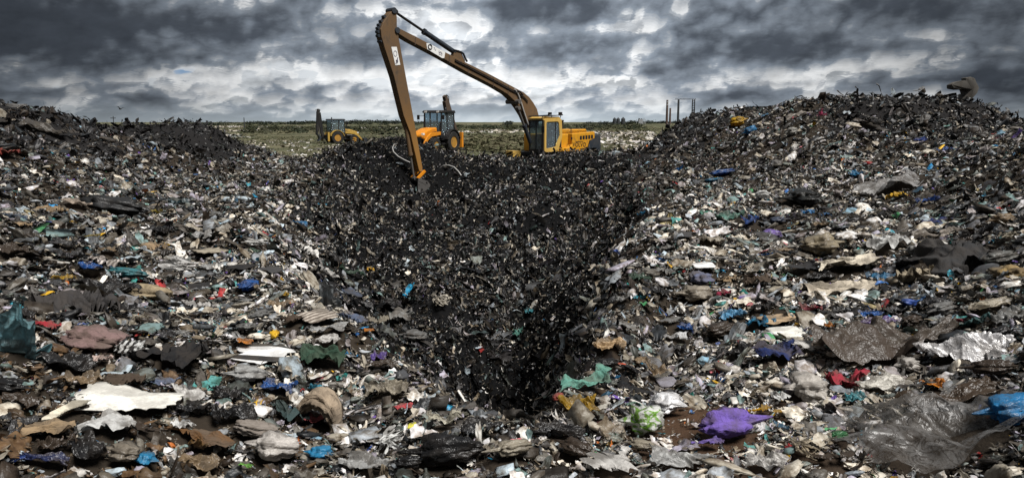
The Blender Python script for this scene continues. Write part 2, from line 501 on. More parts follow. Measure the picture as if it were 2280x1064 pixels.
def film(n, m, rg, folds=4, amp=0.13, curl=1.2, ragged=0.25, pleat=0.0, aspect=1.0):
    """a crumpled sheet about one unit across: sharp random folds, gathers, a curl, a ragged tapering outline"""
    u, v = np.meshgrid(np.linspace(-.5, .5, n), np.linspace(-.5, .5, m), indexing='ij')
    o = rg.uniform(0, 50)
    ua = np.linspace(-.5, .5, n)
    prof = np.clip(.62 + 1.1 * ragged * 2 * fbm(ua * 2.2 + o, ua * 0 + o, 61, 3), .18, 1.25)
    prof = prof * (1 - .55 * np.clip(np.abs(ua) * 2 - .55, 0, 1) * rg.uniform(.3, 1.5))
    mid = .5 * ragged * fbm(ua * 1.6 + o, ua * 0 + 2, 63, 2)
    lim = .5 + .35 * ragged * fbm(v * 3 + o, v * 0, 65, 3)
    x = u * 2 * lim
    y = (v * prof[:, None] + mid[:, None]) / aspect
    wx = x + .16 * fbm(u * 2.4 + o, v * 2.4, 11, 3)
    wy = y + .16 * fbm(u * 2.4, v * 2.4 + o, 12, 3)
    z = np.zeros_like(x)
    for q in range(folds):
        a, fr = rg.uniform(0, math.pi), rg.uniform(1.1, 2.0) * (1.4 ** q)
        z += amp * tri((wx * math.cos(a) + wy * math.sin(a)) * fr + rg.uniform(0, 1)) * (0.75 ** q)
    z += amp * 1.1 * ridged(wx * 3.1 + o, wy * 3.1, 71, 3) if n > 20 else amp * .8 * ridged(wx * 1.9 + o, wy * 1.9, 71, 1)
    if n > 40: z += amp * .5 * ridged(wx * 8.0 + o, wy * 8.0, 76, 2)
    if pleat:
        fan = np.arctan2(wy, wx + .9) if rg.random() < .5 else wy * 1.1
        z += pleat * tri(fan * rg.uniform(3.5, 6.5) + 1.2 * fbm(u * 2.0 + o, v * 2.0, 14, 3)) * np.clip(.6 + 1.4 * fbm(u * 2.5 + o, v * 3, 19, 2), .1, 1.4)
    gx = .35 * z * np.cos(o + 6 * v); x = x + gx; y = y + .35 * z * np.sin(o + 6 * u)
    c = curl * rg.uniform(-1, 1)
    if abs(c) > .05:
        r = 1 / c
        x, z = np.sin(x * c) * (r + z), np.cos(x * c) * (r + z) - r
    c = curl * .7 * rg.uniform(-1, 1)
    if abs(c) > .05:
        r = 1 / c
        y, z = np.sin(y * c) * (r + z), np.cos(y * c) * (r + z) - r
    V = np.stack([x, y, z], -1).reshape(-1, 3)
    return V - V.mean(0), grid_faces(n, m)


def ribbon(n, rg, width=.12, wild=1.0, m=2):
    """a torn strip that loops and twists"""
    t = np.linspace(0, 1, n)
    h = np.cumsum(rg.normal(0, .55 * wild * math.sqrt(10 / n), n))
    e = .55 * np.sin(t * rg.uniform(2, 7) + rg.uniform(0, 6)) * wild
    d = np.stack([np.cos(h) * np.cos(e), np.sin(h) * np.cos(e), np.sin(e) * .7], -1)
    P = np.cumsum(d, 0) / n
    P -= P.mean(0)
    tw = np.cumsum(rg.normal(0, .5 * wild, n)) + rg.uniform(0, 6)
    s = np.cross(d, (0, 0, 1.0)); s /= np.linalg.norm(s, axis=1)[:, None] + 1e-6
    up = np.cross(s, d)
    w = width * (1 - .6 * np.abs(2 * t - 1) ** 3) * rg.uniform(.7, 1.3, n)
    side = (s * np.cos(tw)[:, None] + up * np.sin(tw)[:, None]) * w[:, None]
    bow = np.cross(side, d) * .6
    rows = [P + side * q + bow * (1 - q * q) for q in np.linspace(-1, 1, m)]
    V = np.stack(rows, 1).reshape(-1, 3)
    return V, grid_faces(n, m)


def tangle(rg, k, n):
    Vs, Fs, off = [], [], 0
    for _ in range(k):
        v, f = ribbon(n, rg, rg.uniform(.02, .06), 1.1, 2)
        v = v * rg.uniform(.6, 1.1) + rg.normal(0, .13, 3) * (1, 1, .5)
        Vs.append(v); Fs.append(f + off); off += len(v)
    return np.concatenate(Vs), np.concatenate(Fs)


def pouch(n, m, rg, squash=.5, neck=True, amp=.16):
    """a filled crumpled bag: creases run to a gathered neck"""
    th, ph = np.meshgrid(np.linspace(0.02, math.pi - .02, n), np.linspace(0, 2 * math.pi, m, endpoint=False), indexing='ij')
    o = rg.uniform(0, 50)
    d = np.stack([np.cos(th), np.sin(th) * np.cos(ph), np.sin(th) * np.sin(ph)], -1)
    k = rg.integers(5, 9)
    wr = .5 * fbm(d[..., 0] * 1.7 + o, d[..., 1] * 1.7 + d[..., 2], 33, 2)
    r = .5 * (1 + (amp * 1.2 * ridged(d[..., 0] * 2.6 + o + wr, d[..., 1] * 2.6 + d[..., 2] * 1.9, 81, 3) if n > 12 else 0) + amp * tri(ph / (2 * math.pi) * k + .5 * fbm(th * 1.5 + o, ph * .8, 3, 2)) * np.sin(th) ** .5
              + amp * 1.5 * fbm(d[..., 0] * 2.2 + o, d[..., 1] * 2.2 + d[..., 2] * 1.7, 6, 3) + .5 * amp * fbm(d[..., 0] * 6 + o, d[..., 1] * 6 + d[..., 2] * 5, 9, 2))
    if n > 12:
        r = r * (1 + amp * .42 * tri(ph / (2 * math.pi) * (2 * k + 3) + 1.1 * fbm(th * 1.8 + o, ph * .9 + 3, 44, 3)) * np.sin(th) ** .4)
    if neck:
        r = r * (1 - .45 * np.clip((np.cos(th) - .45) / .55, 0, 1))
        ext = .45 * np.clip((np.cos(th) - .8) / .2, 0, 1) ** 2
    else: ext = 0
    V = d * r[..., None]
    V[..., 0] += ext
    V[..., 2] *= squash
    V[..., 1] *= .8
    return V.reshape(-1, 3) - (0, 0, .0), grid_faces(n, m, True)


def chunk(rg):
    """a stiff broken piece: card, foam, wood"""
    a, b, c = rg.uniform(.3, .55), rg.uniform(.15, .4), rg.uniform(.02, .09)
    V = np.array([(x * a, y * b, z * c) for x in (-1, 1) for y in (-1, 1) for z in (-1, 1)], float)
    V += rg.normal(0, .05, V.shape) * (1, 1, .4)
    F = np.array([(0, 1, 3, 2), (4, 6, 7, 5), (0, 4, 5, 1), (2, 3, 7, 6), (0, 2, 6, 4), (1, 5, 7, 3)])
    return V, F


def flat(vf, k):
    return vf[0] * (1, 1, k), vf[1]


def bottle(rg):
    """squashed drink bottle"""
    t = np.array([-.5, -.5, -.46, -.2, -.05, .1, .26, .36, .40, .5, .5])
    r = np.array([.01, .13, .15, .15, .135, .15, .14, .06, .05, .05, .01])
    a = np.linspace(0, 2 * math.pi, 10, endpoint=False)
    V = np.stack([np.repeat(t, 10), np.outer(r, np.cos(a)).ravel(), np.outer(r, np.sin(a)).ravel() * rg.uniform(.5, .9)], -1)
    return V, grid_faces(len(t), 10, True)


def protos(rg, lod):
    P = []
    if lod == 0:
        for _ in range(9): P.append(film(15, 12, rg, 3, rg.uniform(.05, .10), 1.8, .38))
        for _ in range(12): P.append(film(19, 14, rg, 2, .05, 1.4, .35, rg.uniform(.04, .075), rg.uniform(1.3, 2.4)))
        for _ in range(14): P.append(ribbon(14, rg, rg.uniform(.03, .11), 1.0, 3))
        for _ in range(6): P.append(ribbon(16, rg, rg.uniform(.012, .03), 1.2, 3))
        for _ in range(4): P.append(tangle(rg, 5, 9))
        for _ in range(5): P.append(pouch(10, 16, rg, rg.uniform(.3, .5), rg.random() < .6, .26))
        for _ in range(3): P.append(chunk(rg))
        P.append(bottle(rg)); P.append(bottle(rg))
        P.append(ribbon(5, rg, .03, .1, 3)); P.append(ribbon(5, rg, .02, .1, 3))
    elif lod == 1:
        for _ in range(8): P.append(film(8, 7, rg, 2, rg.uniform(.06, .12), 1.9, .3))
        for _ in range(8): P.append(film(9, 7, rg, 1, .06, 1.6, .3, .07, rg.uniform(1.4, 2.4)))
        for _ in range(14): P.append(ribbon(8, rg, rg.uniform(.03, .12), 1.1, 2))
        for _ in range(4): P.append(tangle(rg, 4, 6))
        for _ in range(2): P.append(pouch(6, 8, rg, rg.uniform(.3, .45), False, .3))
        P.append(chunk(rg))
    elif lod == 3:
        for _ in range(16): P.append(ribbon(7, rg, rg.uniform(.025, .08), 1.0, 2))
        for _ in range(5): P.append(film(5, 5, rg, 2, .12, 1.6, .5, 0, rg.uniform(1.2, 2.4)))
    elif lod == 4:
        for _ in range(14): P.append(ribbon(5, rg, rg.uniform(.05, .11), 1.0, 2))
        for _ in range(5): P.append(film(5, 4, rg, 1, .14, 1.8, .35, 0, rg.uniform(1.2, 2.4)))
    else:
        for _ in range(9): P.append(film(6, 5, rg, 1, .12, 2.0, .3, 0, rg.uniform(1.3, 2.4)))
        for _ in range(14): P.append(ribbon(6, rg, rg.uniform(.05, .15), 1.1, 2))
        for _ in range(2): P.append(pouch(4, 6, rg, .4, False, .3))
    return P


def rand_rot(rg, n, nrm, tilt):
    """rotation matrices: random spin about z, random tilt, then z onto the terrain normal"""
    a, b, c = rg.uniform(0, 2 * math.pi, n), rg.normal(0, tilt, n), rg.normal(0, tilt, n)
    ca, sa, cb, sb, cc, sc = np.cos(a), np.sin(a), np.cos(b), np.sin(b), np.cos(c), np.sin(c)
    z, o = np.zeros(n), np.ones(n)
    A = np.stack([ca, -sa, z, sa, ca, z, z, z, o], -1).reshape(-1, 3, 3)
    B = np.stack([o, z, z, z, cb, -sb, z, sb, cb], -1).reshape(-1, 3, 3)
    Cm = np.stack([cc, z, sc, z, o, z, -sc, z, cc], -1).reshape(-1, 3, 3)
    t = np.cross(nrm, (0, 1.0, 0)); t /= np.linalg.norm(t, axis=1)[:, None]
    N = np.stack([t, np.cross(nrm, t), nrm], -1)
    return N @ B @ Cm @ A


def normals(x, y, e=0.12):
    e = e + y * .01
    gx = (hz_smooth(x + e, y) - hz_smooth(x - e, y)) / (2 * e)
    gy = (hz_smooth(x, y + e) - hz_smooth(x, y - e)) / (2 * e)
    n = np.stack([-gx, -gy, np.ones_like(gx)], -1)
    return n / np.linalg.norm(n, axis=1)[:, None]



# ------------------------------------------------------------------ single pieces of refuse that can be told apart
_MC = {}


def stuff_mat(col, finish='film', col2=None, pat=None):
    key = (col, finish, col2, pat)
    if key in _MC: return _MC[key]
    m, h, b = new_mat(finish + '_finish')
    tc_ = h.n('ShaderNodeTexCoord')
    P = tc_.outputs['Object']
    c = (*col, 1)
    if pat == 'stripe':
        w = h.n('ShaderNodeTexWave', wave_type='BANDS'); h.put(w.inputs['Vector'], P)
        w.inputs['Scale'].default_value = 7; w.inputs['Distortion'].default_value = 4; w.inputs['Detail'].default_value = 2
        c = h.mix(h.smooth(w.outputs['Fac'], .45, .6), (*col, 1), (*col2, 1))
    elif pat == 'bands':
        w = h.n('ShaderNodeTexWave', wave_type='BANDS', bands_direction='Y'); h.put(w.inputs['Vector'], P)
        w.inputs['Scale'].default_value = 1.6; w.inputs['Distortion'].default_value = 3.5; w.inputs['Detail'].default_value = 1; w.inputs['Detail Scale'].default_value = .6
        c = h.mix(h.smooth(w.outputs['Fac'], .74, .80), (*col, 1), (*col2, 1))
    elif pat == 'scribble':
        c = h.mix(h.smooth(h.m('ABSOLUTE', h.m('SUBTRACT', h.noise(P, 7, 3, .5, 1.0), .5)), .015, .05, 1, 0), (*col, 1), (*col2, 1))
    elif pat == 'patch':
        c = h.mix(h.smooth(h.noise(P, 5, 3, .5), .56, .60), (*col, 1), (*col2, 1))
    d1 = h.noise(P, 6, 6, .65)
    fine = h.noise(P, 30, 4, .6, 1.2)
    dirt = h.smooth(h.m('ADD', d1, h.m('MULTIPLY', fine, .25)), .50, .74)
    c = h.mix(h.m('MULTIPLY', dirt, (.66 if finish != 'foam' else .4) if max(col) > .06 else .22), c, (.06, .045, .032))
    hue = h.noise(P, 2.2, 3, .5)
    c = h.mix(h.smooth(hue, .35, .7, 0, .22 if max(col) > .06 else .03), c, (.16, .15, .13))       # faded by sun and dust
    m.node_tree.links.new(c, b.inputs['Base Color'])
    b.inputs['Roughness'].default_value = {'film': .36, 'cloth': .85, 'foam': .6, 'card': .8, 'foil': .28, 'clear': .3}[finish]
    b.inputs['Specular IOR Level'].default_value = {'film': .45, 'cloth': .15, 'foam': .25, 'card': .2, 'foil': .7, 'clear': .6}[finish]
    bump = h.n('ShaderNodeBump')
    bump.inputs['Strength'].default_value = .42; bump.inputs['Distance'].default_value = .018 if finish != 'clear' else .008
    crease = h.m('ABSOLUTE', h.m('SUBTRACT', h.noise(P, 8 if finish != 'clear' else 3.5, 5, .6, .6), .5))
    line = h.smooth(h.m('ABSOLUTE', h.m('SUBTRACT', h.noise(P, 14, 3, .55, .8), .5)), 0.0, .07, 1.0, 0.0)
    line2 = h.smooth(h.m('ABSOLUTE', h.m('SUBTRACT', h.noise(P, 27, 2, .5, .6), .5)), 0.0, .09, 1.0, 0.0)
    h.put(bump.inputs['Height'], h.m('ADD', h.m('ADD', crease, h.m('MULTIPLY', fine, .2)), h.m('ADD', h.m('MULTIPLY', line, .32), h.m('MULTIPLY', line2, .14))))
    m.node_tree.links.new(bump.outputs[0], b.inputs['Normal'])
    out = m.node_tree.nodes['Material Output']
    if finish in ('film', 'clear'):
        tr = h.n('ShaderNodeBsdfTranslucent'); m.node_tree.links.new(c, tr.inputs[0])
        mx = h.n('ShaderNodeMixShader'); mx.inputs[0].default_value = .38
        m.node_tree.links.new(b.outputs[0], mx.inputs[1]); m.node_tree.links.new(tr.outputs[0], mx.inputs[2])
        last = mx.outputs[0]
        if finish == 'clear':
            tp = h.n('ShaderNodeBsdfTransparent')
            m2 = h.n('ShaderNodeMixShader')
            h.put(m2.inputs[0], h.m('ADD', h.smooth(crease, .0, .10, .62, .38), h.m('MULTIPLY', line, .3)))
            m.node_tree.links.new(last, m2.inputs[1]); m.node_tree.links.new(tp.outputs[0], m2.inputs[2]); last = m2.outputs[0]
        m.node_tree.links.new(last, out.inputs['Surface'])
    _MC[key] = m
    return m


def slab(rg, n=26, thick=.06, ragged=.3, wave=.1, square=1.0):
    """stiff flat piece with an uneven outline and real thickness"""
    a = np.linspace(0, 2 * math.pi, n * 2, endpoint=False)
    o = rg.uniform(0, 40)
    sq = 1 / np.maximum(np.abs(np.cos(a)), np.abs(np.sin(a))) ** square
    r = .46 * np.minimum(sq, 1.25) * (1 + ragged * fbm(np.cos(a) * 2 + o, np.sin(a) * 2 + o, 4, 4))
    rings = []
    for q in (.25, .55, .85, 1.0):
        rings.append(np.stack([np.cos(a) * r * q, np.sin(a) * r * q], -1))
    rings = np.stack(rings)                                     # 4, N, 2
    N = len(a)

    def zed(p): return wave * 2 * fbm(p[..., 0] * 1.6 + o, p[..., 1] * 1.6, 7, 3)
    top = np.concatenate([rings, zed(rings)[..., None] + thick / 2], -1)
    bot = np.concatenate([rings, zed(rings)[..., None] - thick / 2], -1)
    V = np.concatenate([top.reshape(-1, 3), bot.reshape(-1, 3), [[0, 0, float(zed(np.zeros((1, 2)))[0]) + thick / 2], [0, 0, float(zed(np.zeros((1, 2)))[0]) - thick / 2]]])
    F = grid_faces(4, N, True)
    F2 = F[:, ::-1] + 4 * N
    i = np.arange(N); j = np.roll(i, -1)
    side = np.stack([3 * N + i, 3 * N + j, 7 * N + j, 7 * N + i], -1)
    ct_ = np.stack([np.full(N, 8 * N), j, i], -1)
    cb_ = np.stack([np.full(N, 8 * N + 1), 4 * N + i, 4 * N + j], -1)
    return V, [F[:, ::-1], F2[:, ::-1], side[:, ::-1], ct_[:, ::-1], cb_[:, ::-1]]


def tuft(rg, k=16, width=.05):
    Vs, Fs, off = [], [], 0
    for _ in range(k):
        v, f = ribbon(14, rg, width * rg.uniform(.5, 1.4), .9, 3)
        v = v * rg.uniform(.6, 1.1) + rg.normal(0, .12, 3) * (1, 1, .6)
        Vs.append(v); Fs.append(f + off); off += len(v)
    return np.concatenate(Vs), np.concatenate(Fs)


def shape(kind, rg):
    if kind == 'bag': V, F = pouch(30, 44, rg, rg.uniform(.55, .8), True, .2)
    elif kind == 'lump': V, F = pouch(26, 40, rg, rg.uniform(.5, .7), False, .22)
    elif kind == 'sheet': V, F = film(52, 46, rg, 5, .075, 1.0, .6, .02)
    elif kind == 'drape': V, F = film(72, 50, rg, 3, .06, .7, .55, .06)
    elif kind == 'pleat': V, F = film(54, 66, rg, 3, .045, .9, .5, .09)
    elif kind == 'board': V, F = slab(rg, 30, .05, .5, .10)
    elif kind == 'pad': V, F = slab(rg, 24, .16, .12, .03)
    elif kind == 'strip': V, F = ribbon(40, rg, .10, .55, 4)
    elif kind == 'stick': V, F = ribbon(12, rg, .06, .08, 5)
    elif kind == 'tuft': V, F = tuft(rg)
    elif kind == 'hood':                                          # cloth rolled over into an arch
        t, q = np.meshgrid(np.linspace(.05, math.pi * 1.02, 46), np.linspace(0, 2 * math.pi, 26, endpoint=False), indexing='ij')
        w = .085 * (1 + .8 * np.sin(t) ** 2) * (1 + .38 * tri(q / (2 * math.pi) * 9 + .8 * fbm(t * 1.4, q * .7, 5, 3)) + .3 * fbm(t * 2, q, 8, 3))
        V = np.stack([-(.38 + w * np.cos(q)) * np.cos(t) * -1, w * 2.2 * np.sin(q), (.5 + w * np.cos(q)) * np.sin(t)], -1).reshape(-1, 3)
        F = grid_faces(46, 26, True)
    if not isinstance(F, list): F = [F]
    V = V - (V.max(0) + V.min(0)) / 2
    V = V / np.maximum(V.max(0) - V.min(0), 1e-3)
    return V, F


SHAPE_H = {'bag': .52, 'lump': .46, 'sheet': .42, 'drape': .36, 'pleat': .42, 'board': .14, 'pad': .14, 'strip': .25, 'stick': .12, 'tuft': .35, 'hood': .95}
NAMES = {'bag': ('plastic_bag', 'bag'), 'lump': ('bundle', 'bundle'), 'sheet': ('plastic_sheet', 'sheet'), 'drape': ('plastic_sheet', 'sheet'), 'pleat': ('cloth_rag', 'rag'),
         'board': ('foam_board', 'board'), 'pad': ('foam_pad', 'pad'), 'strip': ('torn_strip', 'strip'), 'stick': ('stick', 'stick'), 'tuft': ('shredded_tuft', 'tuft'), 'hood': ('cloth_rag', 'rag')}
GROUPS = {'bag': 'bags lying in the rubbish', 'lump': 'bundles lying in the rubbish', 'sheet': 'sheets of plastic in the rubbish', 'drape': 'sheets of plastic in the rubbish',
          'pleat': 'rags in the rubbish', 'board': 'stiff boards in the rubbish', 'pad': 'stiff boards in the rubbish', 'strip': 'torn strips in the rubbish',
          'stick': 'sticks in the rubbish', 'tuft': 'shredded tufts in the rubbish', 'hood': 'rags in the rubbish'}
placed, FOOT = [], []


def piece(kind, px, py, w, h, col, label, name=None, cat=None, finish=None, col2=None, pat=None, yaw=0.0, sink=.25, stand=0.0, hgt=1.0, seed=None, short=None, blend=.65):
    rg_ = np.random.default_rng(int(px * 7 + py * 13) if seed is None else seed)
    x, y, z = hit(px, py)
    dist = math.sqrt(x * x + y * y + (z - CAM_Z) ** 2)
    W = w / FPX * dist
    nrm = normals(np.array([x]), np.array([y]))[0]
    nrm = nrm * blend + np.array((0, 0, 1 - blend)); nrm /= np.linalg.norm(nrm)
    view = np.array([x, y, z - CAM_Z]) / dist
    s = max(.30, abs(float(view @ nrm)))
    hh = h / FPX * dist
    T = min(SHAPE_H[kind] * min(W, hh * 1.6) * hgt, hh * .95)
    L = float(np.clip((hh - T * .6) / s, .35 * W, 2.0 * W))
    V, F = shape(kind, rg_)
    if kind == 'bag' and rg_.random() < .5: V = V * (-1, 1, 1)
    V = V * (W, L, T)
    me = mesh_np(NAMES[kind][0], V, F)
    fin = finish or {'lump': 'cloth' if name == 'sack' else 'film', 'pleat': 'cloth', 'board': 'foam', 'pad': 'foam', 'stick': 'card', 'tuft': 'film'}.get(kind, 'film')
    me.materials.append(stuff_mat(tuple(col), fin, col2, pat))
    o = link(name or NAMES[kind][0], me)
    t = np.cross(nrm, (0, 1.0, 0)); t /= np.linalg.norm(t)
    M = Matrix([[t[0], np.cross(nrm, t)[0], nrm[0]], [t[1], np.cross(nrm, t)[1], nrm[1]], [t[2], np.cross(nrm, t)[2], nrm[2]]])
    M = M @ Matrix.Rotation(R(yaw), 3, 'Z') @ Matrix.Rotation(R(stand), 3, 'X')
    o.rotation_euler = M.to_euler()
    o.location = Vector((x, y, z)) + Vector(nrm) * (T * (.5 - sink) + .05)
    tag(o, label, cat or NAMES[kind][1], GROUPS[kind])
    placed.append((px, py, w, h, short or label))
    FOOT.append((o.location.x, o.location.y, W / 2, max(L * (.45 if stand > 20 else 1), .3 * W) / 2, R(yaw)))
    return o


def part_of(name, child, whole):
    """a printed patch, tail or label that belongs to the piece it sits on"""
    child.parent = whole
    child.matrix_parent_inverse = whole.matrix_basis.inverted()
    child.name = name
    for k in ('category', 'group', 'label'):
        if k in child: del child[k]


